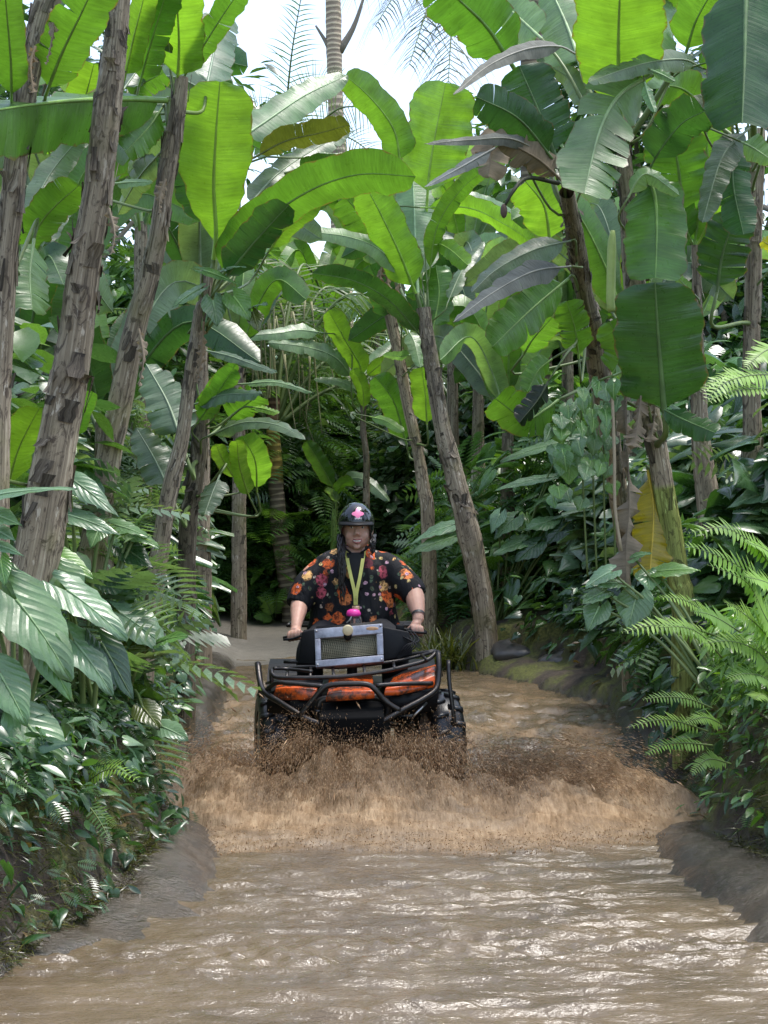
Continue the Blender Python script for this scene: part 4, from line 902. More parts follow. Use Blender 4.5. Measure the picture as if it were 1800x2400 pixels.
for k in range(26):      # dead fibres and leaf stalks hanging from the crown
    a = rs.uniform(0, 6.28); r0 = rs.uniform(0.05, 0.7); b = crown + Vector((r0 * math.cos(a) * 1.4, r0 * math.sin(a), rs.uniform(0.3, 1.6)))
    mb = MB(); mb.tube([b, b + Vector((rs.uniform(-.05, .1), 0, -0.4)), b + Vector((rs.uniform(-.1, .2), 0, -rs.uniform(0.8, 1.8)))], [0.018, 0.014, 0.006], 5, seg=6); mb.build('hanging_stalk', ds, PM)
# tall pale trunk and its fronds, seen against the sky
PT = thing('palm_tree', 'tall pale palm trunk standing against the sky', 'palm')
q0 = P(772, -420, 34); q1 = P(786, 220, 34); q2 = P(796, 430, 34)
gq = hz(q2.x, 34)
V, F, UV, CO = stem_geo([Vector((q2.x + .2, 34, gq - 0.3)), q2, q1, q0, q0 + Vector((0, 0, 1.2))], [0.21, 0.18, 0.155, 0.14, 0.12], 14, 6, 1, 0.12)
mk('trunk', V, F, M['ring'], PT, uv=UV, cols=[(2.4, 2.3, 2.2)] * len(V))
tp0 = q0 + Vector((0, 0, 1.2))
for k in range(9):
    a = k * 0.72; d = Vector((math.cos(a), math.sin(a), 0)); frond(PT, [tp0, tp0 + d * 0.9 + Vector((0, 0, 0.8)), tp0 + d * 2.0 + Vector((0, 0, 0.8)), tp0 + d * 3.0 + Vector((0, 0, -0.4))], (0.10, 0.16, 0.05), n=36, ll=0.9, lw=0.05, droop=0.7)
mb = MB()
for (a, b_, c_) in (((795, 120), (830, 60), (860, -30)), ((790, 170), (770, 110), (740, 60))):
    mb.tube([P(*a, 34), P(*b_, 34), P(*c_, 34)], [0.09, 0.05, 0.02], 7, seg=8)
mb.build('branch', M['treebark'], PT)
PF = thing('palm_tree', 'young palm with stiff upright fronds left of the sky gap', 'palm')
bq = P(668, 420, 30); gq = hz(bq.x, 30)
V, F, UV, CO = stem_geo([Vector((bq.x, 30, gq - 0.2)), bq.lerp(Vector((bq.x, 30, gq)), 0.5), bq], [0.12, 0.10, 0.08], 12, 8, 1, 0.1); mk('trunk', V, F, M['bark'], PF, uv=UV, cols=[(.5, .5, .45)] * len(V))
for pts, c in (([(668, 400), (672, 250), (686, 110), (712, -40)], (0.10, 0.20, 0.04)), ([(668, 400), (640, 300), (600, 250), (545, 240)], (0.15, 0.22, 0.07)), ([(670, 400), (700, 260), (740, 190), (800, 170)], (0.20, 0.24, 0.12)),
               ([(670, 400), (740, 330), (810, 320), (900, 380)], (0.18, 0.24, 0.1)), ([(670, 400), (760, 280), (830, 250), (930, 290)], (0.2, 0.26, 0.12))):
    frond(PF, [P(x, y, 30 - 0.4 * i) for i, (x, y) in enumerate(pts)], c, n=34, ll=0.62, lw=0.035, droop=0.25, side=(0, -1, 0.2), r=0.028)
PH = thing('palm_tree', 'palm whose drooping fronds hang into the top of the sky gap', 'palm')
bq = P(1240, -120, 22); gq = hz(bq.x, 22)
V, F, UV, CO = stem_geo([Vector((bq.x + .3, 22, gq - 0.2)), Vector((bq.x + .1, 22, bq.z * 0.5)), bq], [0.2, 0.16, 0.13], 12, 8, 1, 0.12); mk('trunk', V, F, M['ring'], PH, uv=UV, cols=CO)
for pts in ([(1235, -130), (1040, -110), (960, -60), (880, 60)], [(1235, -130), (1060, -70), (1010, 0), (960, 150)], [(1235, -130), (1080, -40), (1060, 60), (1050, 200)], [(1240, -130), (1180, -160), (1250, -120), (1320, 0)], [(1235, -130), (1000, -150), (900, -120), (820, -20)]):
    frond(PH, [P(x, y, 22 - 0.5 * i) for i, (x, y) in enumerate(pts)], (0.05, 0.08, 0.03), ll=0.85, lw=0.035, droop=0.8, r=0.022)

# ================================================================== broad leaved plants, ferns and creepers on the banks
def heart_geo(att, tip, w, nrm, lobes=0.32, nv=14, nu=5, droop=0.16, wave=1.0, sd=0):
    ax = (tip - att); L = ax.length; ax.normalize(); n = (nrm - ax * nrm.dot(ax)).normalized(); s = ax.cross(n); V = []; F = []; UV = []
    for side in (-1, 1):
        base = len(V)
        for i in range(nv + 1):
            y = -lobes + (1 + lobes) * i / nv
            if y < 0: k = -y / lobes; xi = 0.13 * k ** 0.7; xo = lerp(0.44, 0.20, k ** 1.8)
            else: xi = 0; xo = 0.46 * (1 - y) ** 0.75 * (1 + 0.35 * y) * (1 + 0.25 * math.sin(math.pi * min(1, y * 1.4))) * 0.96
            if i == 0: xo = xi + 0.05
            xo = max(xo, xi + 0.006)
            for j in range(nu + 1):
                q = j / nu; x = lerp(xi, xo, q) * w
                zz_ = -droop * max(0, y) ** 2 * L - 0.09 * w * q * q + wave * w * (0.034 * math.sin(24 * (y - 0.6 * q) + sd) * q + 0.06 * q * math.sin(5 * y + sd + side)) + 0.10 * w * q
                V.append(att + ax * (y * L) + s * (side * x) + n * zz_); UV.append((side * q * 2, y * 2.2 - 0.9 * q))
        for i in range(nv):
            for j in range(nu):
                a = base + i * (nu + 1) + j; b = a + nu + 1; F.append((a, b, b + 1, a + 1) if side > 0 else (a, a + 1, b + 1, b))
    mi = [0] * len(F)
    mb = MB(); mid = [att + ax * (L * t) + n * (-droop * t * t * L + 0.002) for t in np.linspace(0, 0.97, 8)]
    mb.tube(mid, list(np.linspace(0.006, 0.0015, 8)), 5); b = len(V); V += [Vector(v) for v in mb.v]; F += [tuple(i + b for i in f) for f in mb.f]; mi += [1] * len(mb.f); UV += [(0, 0)] * len(mb.v)
    return V, F, UV, mi
TC = {'s': (0.15, 0.265, 0.115), 'g': (0.11, 0.24, 0.06), 'b': (0.17, 0.33, 0.08), 'd': (0.035, 0.085, 0.035), 'o': (0.10, 0.13, 0.03), 'p': (0.18, 0.31, 0.17)}
def ear_plant(label, base, leaves, crop, Y, cat='plant', name='elephant_ear_plant', stalk=0.011, grp='broad leaved plants'):
    T = thing(name, label, cat, grp); bq = Vector(base)
    for (ax, ay, tx, ty, w_, c, dy, up) in leaves:
        a = C(crop, ax, ay, Y + dy); t = C(crop, tx, ty, Y + dy - 0.08); W = 1.05 * w_ / CR[crop][2] * (Y + dy) / FPX
        nrm = Vector((random.uniform(-.2, .2), -0.55, up)); V, F, UV, mi = heart_geo(a, t, W, nrm, sd=random.uniform(0, 6))
        o = mk('leaf', V, F, [M['taro'], M['midrib']], T, uv=UV, midx=mi); cc = TC[c]; j = random.uniform(.85, 1.15); o.color = (cc[0] * j, cc[1] * j, cc[2] * j, 1)
        mb = MB(); m_ = a.lerp(bq, 0.45) + Vector((0, 0.05, 0.10)); mb.tube([a, m_, bq + Vector((random.uniform(-.06, .06), random.uniform(-.06, .06), 0))], [stalk * 0.6, stalk * 0.9, stalk * 1.3], 6, seg=10); mb.build('stalk', M['petiole'], o)
    return T
def gb(crop, x, y, Y): 
    q = C(crop, x, y, Y); X = q.x
    for _ in range(40):
        if float(hground(np.array([X]), np.array([Y]))[1][0]) > 0.22: break
        X += 0.06 if X > 0 else -0.06
    return (X, Y, hz(X, Y) - 0.03)
ear_plant('elephant ear plant on the left bank with large drooping glossy leaves at the picture edge', gb('Q5', 90, 650, 7.0), [
    (70, 10, 330, 330, 330, 's', 0, 0.9), (0, 330, 120, 540, 210, 's', -0.1, 0.8), (110, 540, 300, 760, 240, 's', -0.1, 0.9), (-60, -20, 60, 150, 230, 'g', 0.1, 0.8), (190, 200, 300, 440, 150, 'g', 0, 0.6), (10, -90, -40, 110, 180, 's', .1, .9), (-20, 520, 40, 640, 160, 'd', 0, .8)], 'Q5', 6.9)
ear_plant('elephant ear plant with pale lit leaves in front of the thick left stem', gb('Q5', 380, 500, 7.6), [
    (290, -30, 560, 150, 220, 'p', 0, 1.0), (320, 190, 500, 400, 190, 'p', -0.05, 0.9), (440, 200, 580, 430, 150, 'd', 0, 0.5), (80, -60, 200, 30, 150, 's', .2, 1.0), (250, -110, 330, 60, 200, 's', .1, .7)], 'Q5', 7.4)
ear_plant('elephant ear plant leaning out over the channel below the slim stem', gb('Q5', 600, 420, 8.3), [
    (520, 70, 760, 215, 210, 'p', 0, 1.0), (460, 240, 620, 200, 150, 'o', 0, .7), (700, 190, 800, 150, 110, 'g', -.1, .9), (620, 480, 690, 560, 130, 'o', -.2, .8), (700, 560, 810, 600, 120, 'p', -.2, .8)], 'Q5', 8.1)
ear_plant('tall broad leaved plant on the left between the thick stem and the second stem', gb('Q3', 330, 1300, 8.0), [
    (300, 775, 520, 915, 120, 'p', 0, 0.8), (270, 930, 515, 985, 120, 'p', -.05, 0.9), (250, 1110, 405, 1190, 120, 'b', -.2, 0.9), (610, 960, 640, 900, 130, 's', .4, .6), (560, 1010, 690, 1060, 110, 's', .4, .9), (500, 980, 640, 1010, 110, 's', .3, .9), (430, 990, 390, 1070, 100, 's', .1, .7), (470, 1220, 600, 1240, 160, 'd', .3, .9), (540, 1080, 660, 1150, 130, 'd', .4, .9)], 'Q3', 7.9)
ear_plant('broad leaved plant at the left picture edge below the glowing leaf', gb('Q3', -60, 1200, 6.8), [
    (-60, 860, 310, 770, 100, 'p', 0, 1.0), (-40, 930, 90, 960, 120, 's', 0, .8), (-20, 1000, 60, 1030, 90, 'p', 0, .9), (-30, 1060, 100, 1090, 70, 'p', 0, 1.0), (0, 1130, 20, 1230, 90, 'g', 0, .6)], 'Q3', 6.9)
ear_plant('broad leaved plant on the right bank in front of the yellow dying leaf', gb('Q4', 1080, 1500, 9.0), [
    (1090, 1290, 1050, 1420, 170, 's', 0, .7), (1140, 1190, 1150, 1260, 120, 's', .1, .6), (1180, 1180, 1360, 1150, 110, 'b', .1, .9), (980, 1180, 870, 1230, 110, 'p', 0, 1.0), (1080, 1120, 1150, 1090, 80, 's', .1, .8), (950, 1270, 860, 1300, 110, 's', 0, .9), (1010, 1230, 900, 1220, 90, 's', 0, 1.0), (930, 1330, 880, 1430, 120, 's', 0, .8)], 'Q4', 9.2)
ear_plant('spreading arrow leaved plant right of the rider with dull brownish leaves', gb('Q4', 500, 1500, 17.6), [
    (840, 1030, 730, 1110, 130, 'o', 0, .9), (900, 1060, 830, 1110, 110, 'o', 0, .9), (290, 980, 100, 1040, 90, 'p', .5, 1.0), (300, 1030, 110, 1080, 110, 's', .4, 1.0), (500, 930, 460, 1010, 70, 'p', .3, .9), (560, 950, 470, 1030, 120, 's', .3, .9), (600, 1050, 470, 1090, 110, 's', .2, 1.), (720, 960, 600, 990, 110, 's', .2, 1.), (660, 1060, 560, 1130, 120, 'd', .1, .9), (420, 1080, 330, 1070, 90, 's', .2, 1.), (780, 980, 700, 1050, 120, 'd', .1, .9), (1000, 1010, 900, 1050, 110, 's', -.2, .9), (860, 900, 930, 970, 110, 's', -.1, .8), (720, 770, 470, 800, 70, 'p', .3, 1.0), (770, 620, 500, 670, 90, 's', .2, .9)], 'Q4', 17.2)
ear_plant('large pale leaved plant at the right picture edge under the far stem', gb('Q4', 1700, 1000, 9.5), [(1680, 830, 1480, 880, 120, 'p', 0, .9), (1690, 920, 1560, 940, 90, 's', 0, .9), (1500, 1000, 1420, 1070, 90, 's', .2, .9)], 'Q4', 9.6)
ear_plant('climber with ribbed bright leaves clinging to the slim left stem below the glowing leaf', C('Q3', 855, 150, 9.42), [
    (1010, -10, 1080, 80, 120, 'b', 0, .6), (920, 10, 940, 110, 110, 's', 0, .5), (1090, 40, 1150, 10, 90, 'p', 0, .8), (1090, 60, 1120, 130, 90, 'o', 0, .5), (860, -40, 740, 20, 90, 's', .1, .9), (980, -130, 1060, -150, 60, 'p', 0, .8), (880, -120, 1040, -80, 60, 'g', 0, .8)], 'Q3', 9.15, stalk=0.006, name='climber', cat='climber')
# climbing heart leaved vine between the right stems
VN = thing('heart_leaf_vine', 'climbing vine with small bright heart shaped leaves between the right stems', 'vine')
for (x, y) in [(random.uniform(700, 1000), random.uniform(380, 900)) for _ in range(26)] + [(960, 420), (1010, 450), (900, 500), (880, 580), (910, 630), (880, 750), (960, 560), (990, 490), (820, 470), (850, 560), (950, 690), (840, 640), (870, 430), (930, 380), (800, 520), (760, 600), (720, 580), (780, 700), (740, 660), (980, 620), (890, 690)]:
    a = C('Q4', x, y - 20, 9.4 + random.uniform(-.15, .25)); t = C('Q4', x + random.uniform(-14, 14), y + 40, a.y - 0.04); V, F, UV, mi = heart_geo(a, t + Vector((random.uniform(-.02, .02), random.uniform(-.06, .03), random.uniform(-.02, .03))), random.uniform(.065, .12), Vector((random.uniform(-.7, .7), -0.8, random.uniform(.2, 1.0))), nv=8, nu=3)
    o = mk('leaf', V, F, [M['taro'], M['midrib']], VN, uv=UV, midx=mi); cc = random.choice([TC['b'], TC['g'], TC['s']]); o.color = (*cc, 1)
mb = MB()
for k in range(4): mb.tube([C('Q4', 880 + 40 * k, 1200, 9.7), C('Q4', 860 + 45 * k, 800, 9.65), C('Q4', 850 + 50 * k, 400, 9.6)], 0.006, 5, seg=16)
mb.build('tendril', M['petiole'], VN)

# --- ferns
M['fern'] = leafmat('fern_frond', 'obj', 0.45, 0.42, streak=False)
def fern_geo(pts, n=21, ll=0.13, nrm=(0, -0.5, 0.9), lw=0.30):
    cur = crom(pts, n); mb = MB(); mb.tube(cur, list(np.linspace(0.005, 0.001, n + 1)), 5); V = [Vector(v) for v in mb.v]; F = list(mb.f); MI = [1] * len(F); N = Vector(nrm)
    for i in range(3, n + 1):
        t = (cur[min(i + 1, n)] - cur[max(i - 1, 0)]).normalized(); s = t.cross(N).normalized(); u = i / n; l = ll * min(1, u * 3.5) * (1 - u) ** 0.6 + 0.008
        for k in (-1, 1):
            d = (s * k + t * 0.35).normalized(); b = len(V); p = cur[i]; z = N.normalized(); hw = min(lw * l * 0.5, 0.0115) * random.uniform(.8, 1.2); l *= random.uniform(0.82, 1.15)
            j = random.uniform(0.9, 1.1); dz = random.uniform(-.35, .1)
            for q, ws in ((0, .7), (.35, 1), (.7, .75), (1, .06)): c = p + d * (l * q * j) + z * (dz * l * q * q) + t * (0.12 * l * q * q); V += [c - t * (hw * ws), c + t * (hw * ws)]
            for q in range(3): F.append((b + 2 * q, b + 2 * q + 1, b + 2 * q + 3, b + 2 * q + 2)); MI.append(0)
    return V, F, MI
def fern(label, specs, grp='ferns on the banks'):
    T = thing('fern', label, 'fern', grp)
    for (crop, pts, Y, ll, c) in specs:
        V, F, MI = fern_geo([C(crop, x, y, Y - 0.1 * i) for i, (x, y) in enumerate(pts)], ll=ll, nrm=(random.uniform(-.2, .2), -0.75, 0.75))
        o = mk('frond', V, F, [M['fern'], M['petiole']], T, midx=MI); j = random.uniform(.85, 1.15); o.color = (c[0] * j, c[1] * j, c[2] * j, 1)
    return T
fb = (0.25, 0.42, 0.08); fm = (0.18, 0.33, 0.07); fd = (0.07, 0.15, 0.045); FY = 7.6
fern('largest bright fern arching over the right bank', [('Q4', [(1700, 1190), (1590, 1060), (1470, 990), (1320, 1010)], FY, 0.11, fb), ('Q4', [(1720, 1330), (1580, 1190), (1440, 1110), (1295, 1065)], FY, 0.13, fb), ('Q4', [(1760, 1460), (1640, 1340), (1560, 1220), (1400, 1150)], FY, 0.13, fm), ('Q4', [(1730, 1150), (1640, 1080), (1560, 1050)], FY, 0.09, fb), ('Q4', [(1740, 1300), (1660, 1230), (1560, 1200)], FY - .1, 0.12, fb)])
fern('bright fern with a forward pointing frond at the water side of the right bank', [('Q4', [(1480, 1420), (1380, 1350), (1290, 1300), (1190, 1290)], FY + .3, 0.08, fb), ('Q4', [(1450, 1460), (1300, 1420), (1180, 1410), (1030, 1440)], FY + .3, 0.09, fb), ('Q4', [(1540, 1440), (1420, 1370), (1330, 1350)], FY + .3, 0.09, fm), ('Q6', [(1460, 260), (1380, 170), (1300, 130), (1180, 130)], FY + .2, .09, fm)])
fern('fern with broad fronds at the right picture edge', [('Q6', [(1720, 280), (1640, 150), (1540, 60), (1470, 20)], FY - .3, 0.13, fb), ('Q6', [(1720, 380), (1620, 240), (1500, 190), (1380, 200)], FY - .3, 0.12, fb), ('Q6', [(1730, 440), (1650, 350), (1560, 330), (1480, 350)], FY - .3, 0.12, fm), ('Q6', [(1700, 480), (1640, 420), (1600, 440)], FY - .4, .1, fb), ('Q6', [(1720, 200), (1650, 90), (1600, -20)], FY - .3, 0.13, fb)])
fern('low fern spilling down the right bank above the moss', [('Q6', [(1420, 480), (1320, 440), (1220, 430), (1120, 440)], FY, 0.06, fm), ('Q6', [(1400, 580), (1280, 540), (1180, 530), (1060, 560)], FY, 0.06, fb), ('Q6', [(1420, 640), (1300, 630), (1200, 640), (1130, 680)], FY, 0.06, fm), ('Q6', [(1480, 560), (1390, 520), (1300, 540)], FY - .1, .06, fb), ('Q6', [(1500, 720), (1400, 700), (1330, 760)], FY - .1, .06, fm)])
fern('compound bright frond reaching in from the right edge at mid height', [('Q4', [(1720, 330), (1600, 330), (1480, 360), (1385, 440)], 8.2, 0.10, fb), ('Q4', [(1720, 400), (1640, 390), (1500, 400), (1395, 450)], 8.2, 0.08, fb), ('Q4', [(1720, 200), (1640, 230), (1560, 300)], 8.3, .09, fb), ('Q4', [(1650, 340), (1480, 330), (1370, 400)], 8.2, .07, fb)])
fern('fern in the middle of the left bank', [('Q5', [(300, 900), (400, 780), (500, 740), (600, 790)], 7.2, 0.07, fb), ('Q5', [(280, 900), (360, 760), (450, 720), (560, 710)], 7.3, 0.07, fm), ('Q5', [(320, 920), (300, 820), (310, 740), (360, 690)], 7.3, 0.06, fm), ('Q5', [(310, 910), (240, 800), (160, 770), (60, 770)], 7.1, 0.06, fm)])
fern('lower fern hanging down the left bank face', [('Q5', [(250, 900), (350, 880), (420, 950), (480, 1060)], 7.0, 0.06, fd), ('Q5', [(260, 900), (380, 900), (460, 960), (500, 990)], 7.0, 0.05, fm), ('Q5', [(240, 880), (190, 820), (130, 830), (60, 900)], 6.9, 0.06, fd)])
fern('small fern tuft on the far left of the road end', [('Q3', [(1180, 1380), (1150, 1310), (1110, 1290)], 23.9, 0.17, fb), ('Q3', [(1190, 1380), (1200, 1290), (1240, 1250)], 23.9, 0.17, fm), ('Q3', [(1185, 1390), (1140, 1370), (1100, 1380)], 23.9, 0.17, fm)])

# --- small leaved creepers and moss on both bank faces
def face_pts(side, y0, y1, n, lo=0.0, hi=1.0):
    y = RNG.uniform(y0, y1, n); x0 = np.interp(y, YL, XLv) if side < 0 else np.interp(y, YR, XRv)
    d = RNG.uniform(0.02, 0.5, n) ** 1.0; x = x0 + side * d; z = hground(x, y)[0] ; return np.stack([x, y, z], -1)
def creeper(label, side, y0, y1, n, tps, size, cs, off=(0.02, 0.16), dmin=0.12, dmax=0.8, pick=None):
    parts = []
    for tp, fr_ in tps:
        m = int(n * fr_); y = RNG.uniform(y0, y1, m); x0 = np.interp(y, YL, XLv) if side < 0 else np.interp(y, YR, XRv); d = RNG.uniform(dmin, dmax, m); x = x0 + side * d
        z = hground(x, y)[0] + RNG.uniform(off[0], off[1], m); p = np.stack([x - side * RNG.uniform(0, 0.14, m), y, z], -1)
        if pick is not None: k = pick(p); p = p[k]; m = len(p)
        yaw = np.where(side < 0, 1.9, -1.9) + RNG.normal(0, 0.8, m); parts.append(inst(tp, p, yaw, RNG.normal(-0.35, 0.45, m), RNG.normal(0, 0.4, m), size * RNG.uniform(0.5, 1.4, m), palette(m, cs)))
    return stuff('creeper', parts, label, 'creeper')
creeper('small leaved creeper tumbling over the left bank edge', -1, 6.3, 9.6, 2600, [('ell', .4), ('heart', .2), ('nar', .2), ('pin', .2)], 0.08, DK + DK + MDG + PL, dmin=0.16, dmax=1.0)  # palette weighted dark to paint in the shade under the large leaves
creeper('small leaved creeper on the far part of the left bank', -1, 9.6, 17.0, 2600, [('ell', .6), ('heart', .4)], 0.10, DK + MDG, off=(0.0, 0.4), dmin=0.08, dmax=1.2)
creeper('bright small leaved shrub growth on the right bank', 1, 6.6, 9.4, 5200, [('ell', .35), ('nar', .35), ('pin', .2), ('heart', .1)], 0.08, MDG + BR + BR, off=(0.06, 0.55), dmin=0.2, dmax=1.0)
creeper('dark small leaved growth hanging over the far right bank', 1, 9.4, 17, 3400, [('ell', .5), ('heart', .5)], 0.11, DK + DK + MDG, off=(0.0, 0.5), dmin=0.08, dmax=1.3)
creeper('scattered small leaves hanging down the dark left bank face', -1, 6.0, 8.6, 420, [('ell', .5), ('pin', .25), ('heart', .25)], 0.07, DK, off=(-0.02, 0.06), dmin=0.03, dmax=0.30)  # dark greens only: shade of the leaves above is put into the colour
creeper('scattered small leaves hanging down the right bank face', 1, 6.6, 9.0, 350, [('ell', .5), ('pin', .3), ('nar', .2)], 0.075, DK + MDG + BR, off=(-0.02, 0.06), dmin=0.06, dmax=0.30)
def mossy(label, side, y0, y1, n, lmin, lmax, cs):
    y = RNG.uniform(y0, y1, n); x0 = np.interp(y, YL, XLv) if side < 0 else np.interp(y, YR, XRv); d = RNG.uniform(-0.06, 0.34, n); x = x0 + side * d; z = hground(x, y)[0]
    cl = vnoise(x * 3, y * 3, 3) + RNG.normal(0, .12, n) > 0.42; p = np.stack([x, y, z + 0.005], -1)[cl]; m = len(p)
    yaw = np.where(side < 0, 1.6, -1.6) + RNG.normal(0, 0.7, m); return inst('blade', p, yaw, RNG.normal(-0.25, 0.5, m), RNG.normal(0, .5, m), RNG.uniform(lmin, lmax, m), palette(m, cs, .4))
MS = [(0.10, 0.11, 0.02), (0.06, 0.075, 0.015), (0.13, 0.13, 0.03), (0.04, 0.05, 0.015), (0.05, 0.035, 0.02)]
stuff('moss', [mossy('', -1, 5.6, 9.0, 9000, 0.03, 0.10, MS)], 'yellow green moss and rootlets along the foot of the left bank', 'moss')
stuff('moss', [mossy('', 1, 6.0, 10.0, 9000, 0.03, 0.10, MS)], 'yellow green moss and rootlets along the foot of the right bank', 'moss')
TU = thing('grass_tuft', 'yellowish fine leaved tuft at the foot of the centre leaning stem', 'grass')
q = C('Q4', 290, 1420, 17.4); p = np.tile(np.array([[q.x, q.y, hz(q.x, q.y)]]), (420, 1)) + RNG.normal(0, .16, (420, 3)) * [1, 1, .1]
V, F, c = merge([inst('blade', p, RNG.uniform(0, 6.28, 420), RNG.uniform(0.3, 1.3, 420), RNG.normal(0, .4, 420), RNG.uniform(.2, .55, 420), palette(420, [(0.16, 0.17, 0.04), (0.12, 0.15, 0.04)]))]); mk('blades', V, F, M['leaf'], TU, cols=c)

# --- rocks at the water's edge and leaf litter
rock_m = simple('wet_dark_rock', (0.075, 0.068, 0.06), 0.35, var=.5, scale=9, bump=.6)
def rock(label, c, rx, ry, rz, sd):
    mb = MB(); mb.ball((0, 0, 0), rx, ry, rz, 26, 16); V = []
    for v in mb.v:
        q = Vector(v); k = 1 + 0.35 * mnoise.noise(q * (1.6 / max(rx, .1)) + Vector((sd, 0, 0))) + 0.12 * mnoise.noise(q * (5 / max(rx, .1)) + Vector((0, sd, 0))); V.append(q * k + Vector(c))
    return tag(mk('rock', V, mb.f, rock_m), label, 'rock', 'rocks at the water edge')
for lab, x, y, Y, r_, sd in (('long dark boulder at the far water edge right of the leaning stem', 1230, 1525, 17.0, (.42, .3, .16), 1), ('small dark rock beside the long boulder at the far water edge', 1330, 1545, 16.4, (.25, .2, .13), 2)):
    q = P(x, y, Y); rock(lab, (q.x, Y, q.z - .02), *r_, sd)
n = 420; y = np.concatenate([RNG.uniform(5.6, 17, n // 2), RNG.uniform(6, 17, n - n // 2)]); sd_ = np.concatenate([-np.ones(n // 2), np.ones(n - n // 2)])
x = np.where(sd_ < 0, np.interp(y, YL, XLv), np.interp(y, YR, XRv)) + sd_ * RNG.uniform(-.05, .8, n); zl = hground(x, y)[0] + RNG.uniform(.01, .05, n)
stuff('leaf_litter', [inst('ell', np.stack([x, y, zl], -1), RNG.uniform(0, 6.28, n), RNG.normal(0, .3, n), RNG.normal(0, .4, n), RNG.uniform(.05, .14, n), palette(n, [(0.20, 0.13, 0.07), (0.28, 0.20, 0.11), (0.12, 0.075, 0.04)]))], 'brown fallen leaves scattered along both banks', 'leaf litter')
# ================================================================== quad bike
black = simple('black_plastic', (0.010, 0.010, 0.011), 0.5, var=0.4, scale=12, bump=0.15, spec=0.2)
pipe_m = simple('worn_black_pipe', (0.05, 0.045, 0.042), 0.32, 0.7, var=0.5, scale=25, bump=0.2)
rubber = simple('wet_rubber', (0.014, 0.014, 0.015), 0.28, var=0.5, scale=15, bump=0.2)
silver = simple('scuffed_grey_metal', (0.42, 0.43, 0.47), 0.38, 0.75, var=0.35, scale=14, bump=0.15)
bolt_m = simple('bright_metal', (0.6, 0.6, 0.6), 0.3, 1.0)
def dirty_orange():
    t = NT('muddy_orange_plastic'); v = t.coord(); n = t.noise(v, 9, 6, 0.7)
    c = t.mix(t.ramp(n, [(0.44, 0.0), (0.56, 0.95)]), (0.75, 0.115, 0.015), (0.05, 0.026, 0.016)); return t.done(t.prin(c, 0.25, 0, t.bump(n, 0.15, 0.01), 0.5))
orange = dirty_orange()
QB = thing('quad_bike', 'orange and black quad bike ploughing head on through the muddy water', 'quad bike')
# --- bumper guard
mb = MB()
mb.tube([K(75, 1310, 9.72), K(92, 1440, 9.62), K(128, 1525, 9.52), K(250, 1605, 9.44), K(390, 1692, 9.38), K(470, 1735, 9.36), K(600, 1772, 9.35), K(760, 1778, 9.35), K(900, 1772, 9.35), K(1010, 1735, 9.36), K(1150, 1655, 9.40), K(1290, 1580, 9.46), K(1385, 1515, 9.52), K(1410, 1450, 9.56), K(1418, 1330, 9.60), K(1412, 1225, 9.66)], 0.0165, 10, seg=60)
mb.build('bumper_loop', pipe_m, QB)
mb = MB(); mb.tube([K(395, 1690, 9.37), K(470, 1600, 9.37), K(545, 1510, 9.37), K(610, 1472, 9.37), K(760, 1462, 9.37), K(890, 1468, 9.37), K(950, 1510, 9.37), K(1020, 1590, 9.38), K(1130, 1662, 9.39)], 0.0155, 10, seg=40)
mb.build('bumper_hoop', pipe_m, QB)
mb = MB(); mb.tube([K(135, 1510, 9.53), K(215, 1456, 9.45), K(330, 1460, 9.42), K(560, 1480, 9.39)], 0.0125, 9, seg=20); mb.tube([K(950, 1475, 9.39), K(1150, 1462, 9.43), K(1370, 1458, 9.52)], 0.0125, 9, seg=16)
mb.build('bumper_crossbar', pipe_m, QB)
mb = MB(); mb.tube([K(78, 1312, 9.9), K(95, 1460, 9.85), K(112, 1700, 9.85), K(118, 1900, 9.85)], 0.017, 10, seg=14); mb.build('side_post', pipe_m, QB)
mb = MB(); mb.tube([K(1488, 1290, 9.62), K(1496, 1460, 9.56), K(1520, 1640, 9.54), K(1535, 1780, 9.54)], 0.012, 10, seg=12); mb.build('side_post', pipe_m, QB)
# --- front rack
mb = MB()
mb.tube([K(180, 1470, 9.62), K(178, 1360, 9.62), K(200, 1410, 9.56), K(350, 1418, 9.53), K(560, 1415, 9.52), K(760, 1405, 9.52), K(1020, 1368, 9.54), K(1200, 1325, 9.58), K(1335, 1285, 9.62), K(1405, 1222, 9.68)], 0.0125, 9, seg=44)
mb.build('rack_front_rail', pipe_m, QB)
mb = MB(); mb.tube([K(195, 1348, 9.64), K(300, 1352, 9.7), K(480, 1372, 9.62)], 0.010, 8, seg=12); mb.tube([K(215, 1345, 9.9), K(480, 1335, 9.85), K(700, 1340, 9.85), K(1060, 1300, 9.9), K(1230, 1265, 9.98), K(1390, 1222, 10.0)], 0.010, 8, seg=24)
mb.tube([K(270, 1300, 10.15), K(520, 1300, 10.12), K(1030, 1262, 10.12), K(1400, 1215, 10.12)], 0.010, 8, seg=18)
mb.build('rack_rear_rail', pipe_m, QB)
for (a, b) in (((470, 1335), (465, 1410)), ((630, 1340), (640, 1412)), ((860, 1320), (870, 1388)), ((1080, 1300), (1090, 1352)), ((1290, 1250), (1330, 1287)), ((300, 1340), (290, 1415))):
    mb = MB(); mb.tube([K(*a, 9.88), K(*b, 9.54)], 0.009, 8); mb.build('rack_bar', pipe_m, QB)
